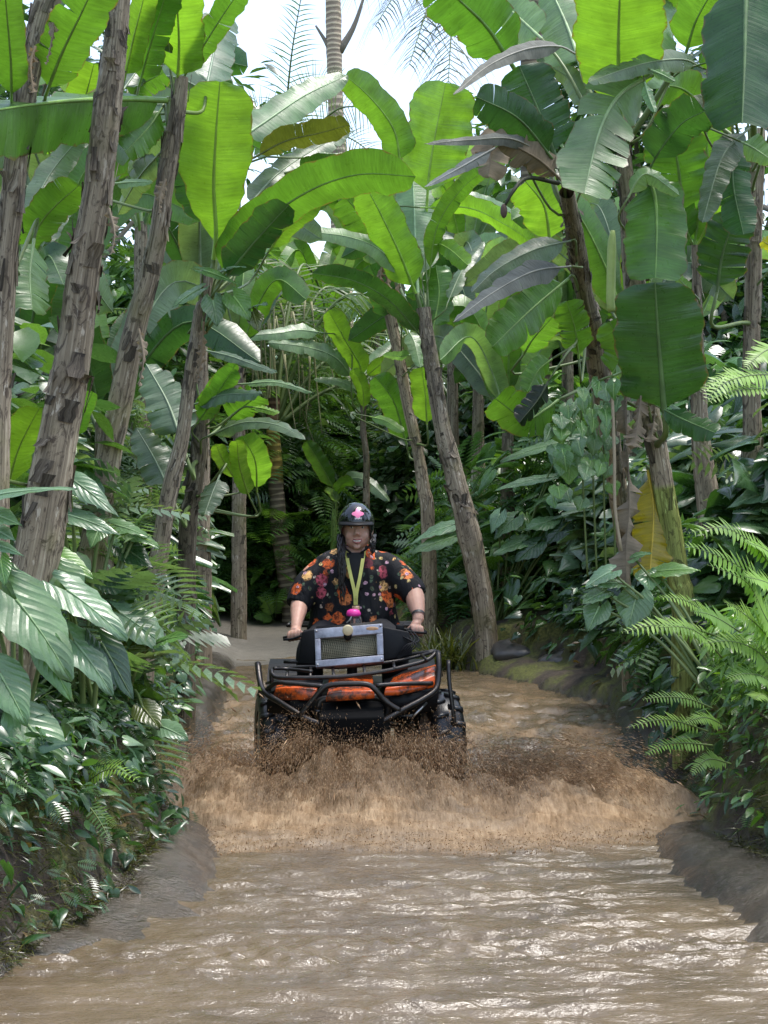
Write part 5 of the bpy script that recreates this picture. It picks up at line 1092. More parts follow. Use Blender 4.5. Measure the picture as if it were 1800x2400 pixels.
# --- bodywork: nose and fenders
def sheet(rows, th, name, mat, parent=QB, bevel=0.006):
    n = len(rows[0]); V = []; F = []
    for r in rows: V += [Vector(q) for q in r]
    m = len(rows); nrm = Vector((0, 0, 1))
    cnt = len(V)
    V += [v + Vector((0, 0.35, -1)).normalized() * th for v in V]
    for i in range(m - 1):
        for j in range(n - 1):
            a = i * n + j; F.append((a, a + n, a + n + 1, a + 1)); F.append((a + cnt, a + 1 + cnt, a + n + 1 + cnt, a + n + cnt))
    for j in range(n - 1):
        F.append((j, j + 1, j + 1 + cnt, j + cnt)); a = (m - 1) * n + j; F.append((a + 1, a, a + cnt, a + 1 + cnt))
    for i in range(m - 1):
        a = i * n; F.append((a + n, a, a + cnt, a + n + cnt)); a = i * n + n - 1; F.append((a, a + n, a + n + cnt, a + cnt))
    mb = MB(); mb.add(V, F); return mb.build(name, mat, parent, bevel=bevel)
sheet([[K(185, 1555, 9.50), K(270, 1562, 9.46), K(380, 1560, 9.44), K(500, 1568, 9.43)], [K(205, 1500, 9.50), K(280, 1488, 9.46), K(380, 1490, 9.45), K(515, 1502, 9.44)], [K(215, 1468, 9.62), K(290, 1462, 9.6), K(400, 1462, 9.6), K(520, 1465, 9.6)]], 0.02, 'fender', orange)
sheet([[K(1010, 1530, 9.43), K(1120, 1528, 9.45), K(1250, 1500, 9.48), K(1385, 1468, 9.54)], [K(1020, 1495, 9.44), K(1120, 1480, 9.46), K(1250, 1455, 9.50), K(1392, 1400, 9.56)], [K(1060, 1440, 9.6), K(1150, 1410, 9.6), K(1270, 1375, 9.6), K(1390, 1335, 9.62)], [K(1070, 1420, 9.8), K(1150, 1385, 9.8), K(1290, 1345, 9.8), K(1400, 1318, 9.8)]], 0.02, 'fender', orange)
sheet([[K(175, 1520, 9.64), K(290, 1470, 9.63), K(400, 1470, 9.63), K(540, 1480, 9.63)], [K(165, 1440, 9.9), K(290, 1418, 9.9), K(400, 1415, 9.9), K(560, 1430, 9.9)], [K(130, 1450, 10.3), K(290, 1400, 10.3), K(400, 1395, 10.3), K(560, 1400, 10.3)]], 0.02, 'fender_top', black)
sheet([[K(1010, 1470, 9.64), K(1150, 1425, 9.63), K(1270, 1390, 9.63), K(1400, 1360, 9.66)], [K(1010, 1440, 9.9), K(1150, 1370, 9.9), K(1290, 1335, 9.9), K(1430, 1335, 9.9)], [K(1010, 1420, 10.3), K(1150, 1380, 10.3), K(1300, 1350, 10.3), K(1450, 1390, 10.3)]], 0.02, 'fender_top', black)
sheet([[K(575, 1575, 9.40), K(680, 1570, 9.40), K(800, 1562, 9.40), K(945, 1550, 9.40)], [K(590, 1530, 9.41), K(690, 1520, 9.40), K(800, 1515, 9.40), K(935, 1510, 9.41)], [K(600, 1490, 9.55), K(700, 1470, 9.55), K(800, 1470, 9.55), K(930, 1480, 9.55)], [K(600, 1420, 9.9), K(700, 1400, 9.9), K(800, 1395, 9.9), K(930, 1400, 9.9)]], 0.02, 'nose_panel', orange)
mb = MB()     # black grille box with an angular bezel
mb.slab([K(545, 1585, 9.62), K(1010, 1570, 9.62), K(1010, 1765, 9.64), K(560, 1770, 9.64)], -0.4); mb.build('grille', simple('matt_black', (0.006, 0.006, 0.006), 0.9, spec=0.1), QB, bevel=0.01)
mb = MB(); mb.tube([K(520, 1650, 9.42), K(545, 1585, 9.42), K(640, 1572, 9.42), K(800, 1562, 9.42), K(960, 1565, 9.42), K(1040, 1610, 9.42), K(1035, 1690, 9.43), K(975, 1745, 9.43), K(780, 1770, 9.43), K(580, 1755, 9.43), K(520, 1690, 9.43), K(520, 1650, 9.42)], 0.02, 8, seg=48, flat=0.6); mb.build('grille_bezel', pipe_m, QB)
for x in range(600, 960, 40):
    mb = MB(); mb.tube([K(x, 1590, 9.59), K(x, 1755, 9.60)], 0.004, 5); mb.build('grille_bar', rubber, QB)
mb = MB(); mb.slab([K(160, 1560, 9.58), K(560, 1560, 9.52), K(560, 1690, 9.55), K(160, 1650, 9.6)], -0.05); mb.build('inner_guard', black, QB); mb = MB(); mb.slab([K(985, 1545, 9.52), K(1400, 1480, 9.6), K(1380, 1640, 9.62), K(985, 1690, 9.55)], -0.05); mb.build('inner_guard', black, QB)
mb = MB(); mb.box(K(775, 1700, 10.3), 0.46, 1.5, 0.34); mb.box(K(775, 1600, 10.9), 0.40, 0.9, 0.2); mb.build('chassis', black, QB, bevel=0.02)
for s, (x, y) in ((-1, (300, 1750)), (1, (1230, 1740))):
    mb = MB(); mb.tube([K(700 + s * 150, 1700, 9.75), K(x, y + 60, 9.85)], 0.014, 8); mb.tube([K(700 + s * 150, 1720, 9.95), K(x, y + 70, 9.9)], 0.014, 8); mb.build('suspension_arm', pipe_m, QB)
mb = MB(); mb.tube([K(1225, 1705, 9.5), K(1328, 1603, 9.55)], 0.008, 8); mb.build('tie_rod', bolt_m, QB)
# --- radiator in its grey box
RD = Vector((0, 0.085, 0.012))
a, b, c, d = K(495, 1055, 9.86), K(1000, 1014, 9.86), K(1010, 1298, 9.78), K(505, 1340, 9.78)
def bil(u, v): return (a.lerp(b, u)).lerp(d.lerp(c, u), v)
mb = MB()
for q in ((0, 0, 1, .26), (0, .82, 1, 1), (0, .26, .085, .82), (.905, .26, 1, .82)):
    mb.slab([bil(q[0], q[3]), bil(q[2], q[3]), bil(q[2], q[1]), bil(q[0], q[1])], -0.045)
def box_mat():
    t = NT('weathered_grey_box'); v = t.coord(); n = t.noise(v, 10, 6, 0.7); c = t.ramp(n, [(0.3, (0.16, 0.16, 0.19)), (0.5, (0.33, 0.34, 0.39)), (0.75, (0.5, 0.52, 0.6))])
    return t.done(t.prin(c, 0.4, 0.35, t.bump(n, 0.2, 0.01)))
rad = mb.build('radiator_frame', box_mat(), QB, bevel=0.004)
mb = MB(); mb.slab([bil(.02, .98) + RD, bil(.98, .98) + RD, bil(.98, .02) + RD, bil(.02, .02) + RD], -0.05); mb.build('radiator_back', black, QB)
mb = MB(); mb.slab([bil(.08, .83) + RD * 0.5, bil(.91, .83) + RD * 0.5, bil(.91, .25) + RD * 0.5, bil(.08, .25) + RD * 0.5], -0.015); mb.build('radiator_core', simple('radiator_core', (0.16, 0.15, 0.10), 0.6, 0.2, var=.5, scale=60), QB)
mb = MB()
for i in range(27): u = lerp(.09, .90, i / 26); mb.tube([bil(u, .25) + RD * .3, bil(min(.905, u + 0.035), .54) + RD * .28, bil(u, .83) + RD * .3], 0.0022, 4)
for i in range(14): v_ = lerp(.27, .81, i / 13); mb.tube([bil(.085, v_) + RD * .3, bil(.905, v_) + RD * .3], 0.0022, 4)
mb.build('radiator_mesh', simple('mesh_wire', (0.34, 0.32, 0.22), 0.4, 0.4), rad)
cp = bil(.49, .15); mb = MB(); mb.tube([cp + Vector((0, -0.055, 0.012)), cp + Vector((0, -0.02, 0.012))], 0.031, 18); mb.build('radiator_cap', simple('cream_cap', (0.72, 0.6, 0.36), 0.35), rad, bevel=0.006)
mb = MB(); mb.tube([cp + Vector((0, -0.045, -0.022)), cp + Vector((0, -0.005, -0.022))], 0.024, 14); mb.build('cap_neck', black, rad)
ru = bil(.85, .12); mb = MB(); mb.ball(ru + Vector((0, -0.001, 0)), 0.036, 0.004, 0.012); mb.build('rust_patch', simple('rusty_decal', (0.62, 0.36, 0.18), 0.6, var=.5, scale=60), rad)
for (u, v_) in ((.03, .06), (.97, .06), (.03, .94), (.97, .94)):
    mb = MB(); q = bil(u, v_); mb.tube([q, q + Vector((0, -0.006, 0))], 0.006, 8); mb.build('bolt', bolt_m, rad)
mb = MB(); mb.slab([K(368, 1315, 9.99), K(505, 1325, 9.97), K(500, 1050, 10.0), K(400, 1075, 10.02)], -0.04); mb.build('side_shield', black, QB, bevel=.01)
mb = MB(); mb.slab([K(1005, 1295, 9.97), K(1225, 1255, 10.0), K(1200, 1075, 10.03), K(1000, 1035, 10.0)], -0.04); mb.build('side_shield', black, QB, bevel=.01)
# --- handlebar
mb = MB(); mb.tube([K(268, 1124, 10.22), K(330, 1112, 10.20), K(420, 1095, 10.18), K(560, 1090, 10.16), K(640, 1110, 10.14), K(900, 1090, 10.14), K(1000, 1068, 10.16), K(1180, 1062, 10.18), K(1260, 1072, 10.20), K(1325, 1082, 10.22)], 0.0115, 10, seg=40); hb = mb.build('handlebar', black, QB)
GL = (K(300, 1118, 10.21), K(405, 1098, 10.185)); GR_ = (K(1195, 1063, 10.185), K(1300, 1078, 10.21))
for g0, g1 in (GL, GR_):
    mb = MB(); mb.tube([g0, g1], 0.0165, 12); mb.build('grip', rubber, hb)
for pts in ([K(268, 1135, 10.15), K(330, 1130, 10.12), K(400, 1105, 10.11), K(430, 1090, 10.15)], [K(1322, 1086, 10.15), K(1260, 1082, 10.12), K(1190, 1072, 10.11), K(1165, 1062, 10.15)]):
    mb = MB(); mb.tube(pts, 0.007, 8, seg=14); mb.build('brake_lever', black, hb)
for x, y in ((445, 1090), (1130, 1050)):
    mb = MB(); mb.box(K(x, y, 10.13), 0.05, 0.06, 0.045); mb.build('switch_box', black, hb, bevel=0.008)
mb = MB(); mb.tube([K(775, 1110, 10.16), K(775, 1400, 9.98)], 0.03, 10); mb.build('steering_column', black, QB)
mb = MB()
for k in range(5): mb.tube([K(1130 + 20 * k, 1058, 10.14), K(1150 + 30 * k, 1110 + 8 * k, 10.02), K(1250 - 20 * k, 1180, 9.95), K(1100, 1290, 9.95)], 0.0045, 6, seg=16)
mb.build('cable', black, QB)
# --- tank, seat, rear end
mb = MB(); mb.loft([[Vector((K(775, 0, 10.3).x + rx * math.cos(t_), y_, z_ + rz * math.sin(t_))) for t_ in np.linspace(0, 2 * math.pi, 17)[:-1]] for (y_, z_, rx, rz) in ((10.05, 0.78, .06, .05), (10.12, 0.80, .15, .11), (10.35, 0.79, .17, .12), (10.55, 0.75, .15, .09), (10.7, 0.72, .13, .06))]); mb.build('tank', black, QB)
mb = MB(); mb.loft([[Vector((K(775, 0, 10.6).x + rx * (abs(math.cos(t_)) ** .6) * (1 if math.cos(t_) > 0 else -1), y_, z_ + rz * math.sin(t_))) for t_ in np.linspace(0, 2 * math.pi, 17)[:-1]] for (y_, z_, rx, rz) in ((10.45, 0.76, .10, .05), (10.6, 0.77, .16, .07), (11.0, 0.78, .18, .07), (11.25, 0.80, .17, .05))]); mb.build('seat', simple('seat_vinyl', (0.015, 0.015, 0.016), 0.5), QB)
for s in (-1, 1):
    cx_ = K(775, 0, 11).x + s * 0.40
    mb = MB(); rows = []
    for t_ in np.linspace(-0.2, 2.6, 9): rows.append((cx_, 11.05 - 0.42 * math.cos(t_), 0.36 + 0.27 * math.sin(t_)))
    mb.loft([[Vector((p_[0] - .13, p_[1], p_[2])), Vector((p_[0] + .13, p_[1], p_[2])), Vector((p_[0] + .13, p_[1], p_[2] + .02)), Vector((p_[0] - .13, p_[1], p_[2] + .02))] for p_ in rows]); mb.build('rear_fender', black, QB, smooth=False)
    mb = MB(); mb.box((cx_ - s * .06, 10.5, 0.36), 0.2, 0.55, 0.03); mb.build('footboard', black, QB, bevel=0.008)
mb = MB()
xm = K(775, 0, 11).x
for y_ in (11.1, 11.25, 11.4): mb.tube([Vector((xm - .42, y_, .86)), Vector((xm + .42, y_, .86))], 0.011, 8)
mb.tube([Vector((xm - .42, 11.1, .86)), Vector((xm - .42, 11.4, .86))], 0.011, 8); mb.tube([Vector((xm + .42, 11.1, .86)), Vector((xm + .42, 11.4, .86))], 0.011, 8); mb.build('rear_rack', pipe_m, QB)
# --- wheels
def wheel(cx, cy_, cz, r, wd, steer, camber=0):
    W = link('wheel', None, QB); W.location = (cx, cy_, cz); W.rotation_euler = (0, R(camber), R(steer))
    prof = [(-.5, .60), (-.52, .72), (-.54, .84), (-.48, .94), (-.34, .985), (0, 1.0), (.34, .985), (.48, .94), (.54, .84), (.52, .72), (.5, .60)]
    n = 48; mb = MB(); mb.loft([[Vector((px * wd, r * pr * math.cos(6.2832 * k / n), r * pr * math.sin(6.2832 * k / n))) for k in range(n)] for px, pr in prof], cap=False)
    for k in range(18):                       # tread lugs: paired chevrons and shoulder blocks
        a0 = 6.2832 * k / 18
        for sx, off in ((-1, 0), (1, math.pi / 18)):
            a1 = a0 + off; V = []
            for (x0, da, rr) in ((.02, -.035, 1), (.02, .06, 1), (.33, .10, .99), (.33, .0, .99), (.50, .12, .95), (.50, .01, .95)):
                for e in (0.985, 1.035): V.append(Vector((sx * x0 * wd, r * rr * e * math.cos(a1 + da), r * rr * e * math.sin(a1 + da))))
            mb.add(V, [(1, 3, 5, 7), (7, 5, 9, 11), (0, 1, 7, 6), (6, 7, 11, 10), (2, 4, 5, 3), (4, 8, 9, 5), (0, 2, 3, 1), (8, 10, 11, 9)])
    mb.build('tyre', rubber, W)
    mb = MB(); rp = [(-.46, .60), (-.44, .56), (-.30, .50), (0, .46), (.30, .50), (.44, .56), (.46, .60)]
    mb.loft([[Vector((px * wd, r * pr * math.cos(6.2832 * k / 32), r * pr * math.sin(6.2832 * k / 32))) for k in range(32)] for px, pr in rp], cap=False)
    for sx in (-.18, .18): mb.loft([[Vector((sx * wd + e, r * pr * math.cos(6.2832 * k / 32), r * pr * math.sin(6.2832 * k / 32))) for k in range(32)] for e, pr in ((0, .47), (0, .06))], cap=False)
    mb.tube([(-.5 * wd, 0, 0), (.5 * wd, 0, 0)], r * 0.14, 12); mb.build('rim', silver, W); return W
wl_ = K(195, 1760, 9.95); wr_ = K(1418, 1760, 9.90)
wheel(wl_.x - 0.005, 9.92, 0.27, 0.29, 0.17, 8); wheel(wr_.x, 9.86, 0.27, 0.30, 0.18, 12)
wheel(xm - .40, 11.05, 0.27, 0.29, 0.24, 0); wheel(xm + .40, 11.05, 0.27, 0.29, 0.24, 0)

# ================================================================== rider
def remesh(mb, name, mat, parent, vox, smooth=6):
    o = mb.build(name + '_tmp', mat, None)
    m = o.modifiers.new('r', 'REMESH'); m.mode = 'VOXEL'; m.voxel_size = vox
    s = o.modifiers.new('s', 'SMOOTH'); s.iterations = smooth; s.factor = 0.5
    dg = bpy.context.evaluated_depsgraph_get(); me = bpy.data.meshes.new_from_object(o.evaluated_get(dg)); bpy.data.objects.remove(o)
    me.name = name; me.materials.clear()
    for q in (mat if isinstance(mat, (list, tuple)) else [mat]): me.materials.append(q)
    me.polygons.foreach_set('use_smooth', np.ones(len(me.polygons), dtype=bool)); return link(name, me, parent)
def skin_mat():
    t = NT('skin'); v = t.coord(); n = t.noise(v, 40, 4); c = t.mix(n, (0.46, 0.25, 0.18), (0.60, 0.36, 0.27))
    return t.done(t.prin(c, 0.5, 0, t.bump(t.noise(v, 300, 2), 0.08, 0.002), 0.35, **{'Subsurface Weight': 0.15}))
skin = skin_mat()
PS = thing('person', 'person in a black floral shirt and black helmet gripping the handlebar', 'person')
mb = MB()
# torso, neck, head
cxs = 790
for rings in ([(780, 1090, 10.58, .21, .19), (782, 1000, 10.58, .23, .2), (785, 880, 10.56, .225, .19), (788, 740, 10.54, .215, .17), (790, 640, 10.53, .20, .14), (795, 560, 10.52, .15, .11), (800, 490, 10.50, .09, .08), (804, 440, 10.48, .065, .068), (808, 400, 10.46, .06, .065)],):
    mb.loft([[K(x, y, Y) + Vector((rx * math.cos(t_), ry * math.sin(t_), 0)) for t_ in np.linspace(0, 2 * math.pi, 29)[:-1]] for x, y, Y, rx, ry in rings])
hc = K(812, 310, 10.43)
mb.ball(hc, 0.086, 0.105, 0.125, 24, 16); mb.ball(hc + Vector((0, -0.035, -0.065)), 0.072, 0.068, 0.066, 20, 12)     # skull, jaw
mb.ball(hc + Vector((-.04, -0.075, -0.045)), 0.030, 0.022, 0.028); mb.ball(hc + Vector((.04, -0.075, -0.045)), 0.030, 0.022, 0.028)
mb.tube([hc + Vector((0, -0.098, 0.005)), hc + Vector((0, -0.112, -0.022)), hc + Vector((0, -0.120, -0.038))], [0.010, 0.013, 0.017], 10); mb.ball(hc + Vector((-.014, -0.108, -0.04)), 0.011, .012, .009); mb.ball(hc + Vector((.014, -0.108, -0.04)), 0.011, .012, .009)
for s in (-1, 1): mb.ball(hc + Vector((s * .086, 0.0, -.015)), 0.014, 0.024, 0.034)
mb.ball(hc + Vector((0, -0.088, -0.112)), 0.022, 0.018, 0.016)
# arms with hands closed on the grips
def arm(pts, rad): mb.tube(pts, rad, 14, seg=26)
arm([K(605, 600, 10.52), K(450, 750, 10.50), K(392, 850, 10.44), K(378, 920, 10.37), K(366, 1000, 10.28), K(358, 1050, 10.235)], [.075, .062, .054, .052, .036, .032])
arm([K(1005, 600, 10.52), K(1165, 715, 10.48), K(1232, 800, 10.42), K(1248, 870, 10.35), K(1264, 950, 10.27), K(1262, 1000, 10.235)], [.075, .064, .060, .056, .038, .034])
def hand(g0, g1, wrist, thumb_side):
    ax = (g1 - g0).normalized(); mid = g0.lerp(g1, 0.5); up = Vector((0, 0, 1)); fw = ax.cross(up).normalized()
    if fw.y > 0: fw = -fw
    mb.tube([wrist, mid + up * .030 - fw * .012, mid + up * .026 + fw * .010], [.030, .034, .028], 12, seg=8, flat=0.85)
    for k in range(4):
        c = mid + ax * ((k - 1.5) * 0.0215); ln = [0.9, 1.0, 1.02, 0.88][k]
        mb.tube([c + up * .026 + fw * .004, c + up * .027 + fw * .020 * ln, c + up * .008 + fw * .031 * ln, c - up * .014 + fw * .026, c - up * .023 + fw * .006, c - up * .02 - fw * .008], [.0105, .0105, .010, .0092, .0085, .007], 8, seg=14)
    c = mid + ax * (thumb_side * 0.040)
    mb.tube([mid + ax * (thumb_side * 0.022) + up * .022 - fw * .016, c + up * .004 - fw * .020, c - up * .014 - fw * .004, c - ax * (thumb_side * .01) - up * .022 + fw * .014], [.014, .012, .0105, .008], 8, seg=12)
hand(GL[0], GL[1], K(358, 1048, 10.235), 1); hand(GR_[0], GR_[1], K(1262, 998, 10.235), -1)
# legs
for s, kn, an, hp in ((-1, K(470, 1215, 10.14), K(455, 1640, 10.45), K(650, 1080, 10.55)), (1, K(1085, 1185, 10.14), K(1090, 1620, 10.45), K(910, 1080, 10.55))):
    mb.tube([hp, hp.lerp(kn, .5) + Vector((0, 0, .02)), kn, kn.lerp(an, .4) + Vector((0, .02, 0)), an], [.09, .075, .055, .05, .038], 14, seg=28)
    mb.tube([an + Vector((0, .05, -.03)), an + Vector((0, -.06, -.055)), an + Vector((0, -.16, -.065))], [.045, .042, .03], 10, seg=10)
remesh(mb, 'body', skin, PS, 0.0052, 4)
# trousers
mb = MB()
for s, kn, an, hp in ((-1, K(468, 1222, 10.14), K(455, 1640, 10.45), K(650, 1080, 10.55)), (1, K(1090, 1192, 10.14), K(1090, 1620, 10.45), K(910, 1080, 10.55))):
    mb.tube([hp, hp.lerp(kn, .5) + Vector((0, 0, .01)), kn, kn.lerp(an, .45) + Vector((0, .03, 0)), an], [.125, .11, .085, .08, .07], 16, seg=28)
mb.ball(K(780, 1090, 10.6), .23, .2, .13); remesh(mb, 'trousers', simple('black_cloth', (0.012, 0.012, 0.015), 0.85, bump=0.4, scale=20), PS, 0.011, 4)
# shirt
def floral():
    t = NT('floral_shirt'); v = t.coord('Object'); nz = t.n('ShaderNodeTexNoise'); nz.inputs['Scale'].default_value = 28; nz.inputs['Detail'].default_value = 2; t.l(v, nz.inputs['Vector'])
    dv = t.mix(0.022, v, nz.outputs['Color'], 'ADD')
    out = (0.008, 0.008, 0.010)
    for (scl, lo, hi, thr, stops) in ((11, .0, .0, .42, [(0.0, (0.80, 0.15, 0.035)), (0.40, (0.85, 0.26, 0.08)), (0.68, (0.85, 0.42, 0.28)), (0.78, (0.85, 0.48, 0.18)), (0.94, (0.55, 0.10, 0.14))]), (24, .0, .0, .27, [(0.0, (0.6, 0.5, 0.4)), (0.2, (0.08, 0.13, 0.08)), (0.55, (0.75, 0.45, 0.55)), (0.8, (0.8, 0.6, 0.25))])):
        vo = t.n('ShaderNodeTexVoronoi'); vo.inputs['Scale'].default_value = scl; t.l(dv, vo.inputs['Vector'])
        sp = t.n('ShaderNodeSeparateColor'); t.l(vo.outputs['Color'], sp.inputs[0])
        colr = t.ramp(sp.outputs[0], stops, 'CONSTANT')
        pet = t.noise(t.mapping(v, (1, 1, 1)), scl * 4.5, 2, .5)
        colr = t.mix(t.ramp(pet, [(.42, .75), (.5, 0.0)]), colr, (0.03, 0.012, 0.01)); colr = t.mix(t.ramp(vo.outputs['Distance'], [(.06, .6), (.16, 0.0)]), colr, (0.12, 0.02, 0.01))
        msk = t.math('MULTIPLY', t.ramp(t.math('ADD', vo.outputs['Distance'], t.math('MULTIPLY', t.math('SUBTRACT', pet, .5), .35)), [(thr, 1.0), (thr + .05, 0.0)]), t.ramp(sp.outputs[1], [(.42, 0.0), (.44, 1.0)]))
        out = t.mix(msk, out, colr)
    wr = t.noise(t.mapping(v, (6, 6, 2.5)), 3.0, 4, .5, 1.2)
    return t.done(t.prin(out, 0.75, 0, t.bump(wr, 0.5, 0.03), 0.3))
mb = MB()
mb.loft([[K(x, y, Y) + Vector((rx * math.cos(t_) * (1 + .03 * math.sin(5 * t_ + y * .02)), ry * math.sin(t_), 0)) for t_ in np.linspace(0, 2 * math.pi, 33)[:-1]] for x, y, Y, rx, ry in
  [(780, 1075, 10.56, .285, .24), (782, 1000, 10.56, .28, .235), (785, 880, 10.55, .265, .225), (788, 740, 10.54, .25, .2), (790, 640, 10.53, .245, .18), (795, 580, 10.52, .215, .155), (797, 520, 10.515, .165, .13), (798, 470, 10.51, .125, .105), (800, 430, 10.50, .09, .085)]])
mb.tube([K(690, 560, 10.52), K(600, 605, 10.52), K(500, 700, 10.50), K(412, 800, 10.47), K(368, 888, 10.43)], [.085, .10, .10, .092, .078], 18, seg=22)
mb.tube([K(910, 560, 10.52), K(1010, 600, 10.52), K(1120, 685, 10.50), K(1200, 760, 10.46), K(1240, 815, 10.43)], [.085, .10, .10, .092, .078], 18, seg=22)
sh_ = remesh(mb, 'shirt', floral(), PS, 0.0085, 8)
for v in sh_.data.vertices:     # folds
    q = v.co; f_ = mnoise.noise(Vector((q.x * 9, q.y * 9, q.z * 3.5))) * 0.014 + mnoise.noise(Vector((q.x * 22, q.y * 22, q.z * 9 + q.x * 10))) * 0.006; v.co = q + v.normal * f_
# open collar and black vest down the front
mb = MB(); mb.slab([K(735, 500, 10.385), K(865, 495, 10.385), K(850, 760, 10.325), K(770, 760, 10.325)], -0.03); mb.tube([K(745, 505, 10.38), K(800, 560, 10.37), K(855, 500, 10.38)], .014, 8, seg=10); mb.build('vest', simple('black_vest', (0.01, 0.01, 0.011), 0.8), PS, bevel=.01)
mb = MB(); mb.loft([[K(x, y, Y) + Vector((rx * math.cos(t_), ry * math.sin(t_), 0)) for t_ in np.linspace(0, 2 * math.pi, 17)[:-1]] for x, y, Y, rx, ry in [(802, 450, 10.44, .058, .05), (802, 500, 10.41, .05, .04), (801, 545, 10.385, .035, .025), (801, 562, 10.375, .012, .012)]]); mb.build('neck_skin', skin, PS)
# lanyard
M['lany'] = simple('yellow_lanyard', (0.62, 0.60, 0.16), 0.6)
for pts in ([K(735, 470, 10.42), K(740, 540, 10.34), K(765, 660, 10.29), K(795, 790, 10.275), K(800, 880, 10.27)], [K(868, 465, 10.42), K(855, 540, 10.34), K(835, 660, 10.29), K(808, 790, 10.275), K(803, 880, 10.27)]):
    mb = MB(); cur = crom(pts, 18); mb.loft([[p_ + Vector((-.0105, 0, 0)), p_ + Vector((.0105, 0, 0)), p_ + Vector((.0105, .003, 0)), p_ + Vector((-.0105, .003, 0))] for p_ in cur]); mb.build('lanyard', M['lany'], PS, smooth=False)
mb = MB(); mb.slab([K(775, 885, 10.268), K(830, 885, 10.268), K(830, 950, 10.262), K(775, 950, 10.262)], -0.006); mb.build('lanyard_card', simple('card', (0.35, 0.2, 0.12), 0.4, var=.6, scale=80), PS)
# helmet
def helmet():
    nu, nv = 40, 16; mb = MB(); c0 = K(805, 275, 10.43); V = []; F = []
    for e in (1.0, 0.92):
        for j in range(nv + 1):
            for i in range(nu):
                ph = 2 * math.pi * i / nu; fr_ = max(0, -math.sin(ph)) ** 1.5      # front is -Y
                zb = lerp(-0.105, -0.004, min(1, fr_ * 1.6)); thb = math.acos(max(-.82, min(1, zb / 0.131))); th = thb * j / nv
                V.append(c0 + Vector((0.111 * e * math.sin(th) * math.cos(ph), 0.137 * e * math.sin(th) * math.sin(ph), 0.131 * e * math.cos(th))))
    o = (nv + 1) * nu
    for j in range(nv):
        for i in range(nu):
            a_ = j * nu + i; b_ = j * nu + (i + 1) % nu; F.append((a_, a_ + nu, b_ + nu, b_)); F.append((a_ + o, b_ + o, b_ + nu + o, a_ + nu + o))
    for i in range(nu): a_ = nv * nu + i; b_ = nv * nu + (i + 1) % nu; F.append((a_, a_ + o, b_ + o, b_))
    mb.add(V, F); h = mb.build('helmet', simple('glossy_black_shell', (0.008, 0.008, 0.009), 0.08, var=.3, **{'Coat Weight': 0.6}), PS)
    mb = MB(); rows = []
    for t_ in np.linspace(-1.15, 1.15, 19):
        p_ = c0 + Vector((0.112 * math.sin(t_), -0.137 * math.cos(t_), 0.012)); q_ = c0 + Vector((0.118 * math.sin(t_), -0.137 * math.cos(t_) - 0.04 * math.cos(t_ * 1.2), -0.006)); rows.append([p_, q_, q_ + Vector((0, 0, -.006)), p_ + Vector((0, 0, -.008))])
    mb.loft(rows); mb.build('visor', black, h)
    for s in (-1, 1):
        mb = MB(); mb.tube([c0 + Vector((s * .098, -.03, -.07)), c0 + Vector((s * .085, -.05, -.13)), c0 + Vector((s * .03, -.085, -.178))], .007, 6, seg=10); mb.build('chin_strap', black, h)
    # pink emblem: rounded crown over a wide base, with a pale line of lettering marks below
    def on(x, z):
        zz_ = z; k = 1 - (x / .111) ** 2 - (zz_ / .131) ** 2; return c0 + Vector((x, -0.137 * math.sqrt(max(k, .01)) - 0.0015, zz_))
    pk = simple('pink_emblem', (0.85, 0.22, 0.42), 0.4, var=.15); out = []
    for t_ in np.linspace(0, 2 * math.pi, 41)[:-1]:
        rr = 1 + .22 * math.cos(4 * t_ - 0.0) + .10 * math.cos(3 * t_ + 1.57); out.append((0.012 + 0.030 * rr * math.cos(t_), 0.062 + 0.026 * rr * math.sin(t_)))
    mb = MB(); rows = [[on(lerp(0.012, x, q), lerp(0.062, z, q)) for x, z in out] for q in (0.02, .35, .7, 1.0)]; mb.loft(rows, cap=False); mb.build('emblem', pk, h)
    for k in range(5):
        mb = MB(); x0 = -0.006 + k * .0088; z0 = 0.026 + .002 * (k % 2); mb.loft([[on(x0, z0), on(x0 + .0062, z0)], [on(x0, z0 + .011), on(x0 + .0062, z0 + .011)]], cap=False); mb.build('emblem_lettering', simple('pale_print', (0.8, 0.75, 0.75), 0.4) if k == 0 else bpy.data.materials['pale_print'], h)
    return h
helmet()
# face details
white = simple('eye_white', (0.7, 0.68, 0.65), 0.25, var=.05); dark = simple('dark_iris', (0.015, 0.01, 0.008), 0.15)
for s in (-1, 1):
    e = hc + Vector((s * .033, -0.094, 0.006)); mb = MB(); mb.ball(e, .013, .008, .006, 12, 8); eo = mb.build('eye', white, PS)
    mb = MB(); mb.ball(e + Vector((0, -.005, 0)), .0055, .004, .0055, 10, 8); mb.build('iris', dark, eo)
    mb = MB(); mb.tube([e + Vector((-.017, .002, .013)), e + Vector((0, -.004, .019)), e + Vector((.017, .002, .013))], .0028, 6, seg=8); mb.build('eyebrow', dark, PS)
mc = hc + Vector((0.002, -0.103, -0.073)); mb = MB()
mb.tube([mc + Vector((-.034, .018, .012)), mc + Vector((-.016, .001, .006)), mc + Vector((0, -.004, .004)), mc + Vector((.016, .001, .006)), mc + Vector((.034, .018, .012))], [.003, .0048, .005, .0048, .003], 8, seg=16)
mb.tube([mc + Vector((-.034, .018, .012)), mc + Vector((-.018, .001, -.009)), mc + Vector((0, -.004, -.014)), mc + Vector((.018, .001, -.009)), mc + Vector((.034, .018, .012))], [.003, .006, .0068, .006, .003], 8, seg=16); mb.build('lips', simple('lips', (0.36, 0.13, 0.11), 0.35), PS)
mb = MB(); mb.ball(mc + Vector((0, .0035, -.003)), .025, .010, .0085, 14, 8); mb.build('teeth', simple('teeth', (0.75, 0.7, 0.62), 0.3, var=.05), PS)
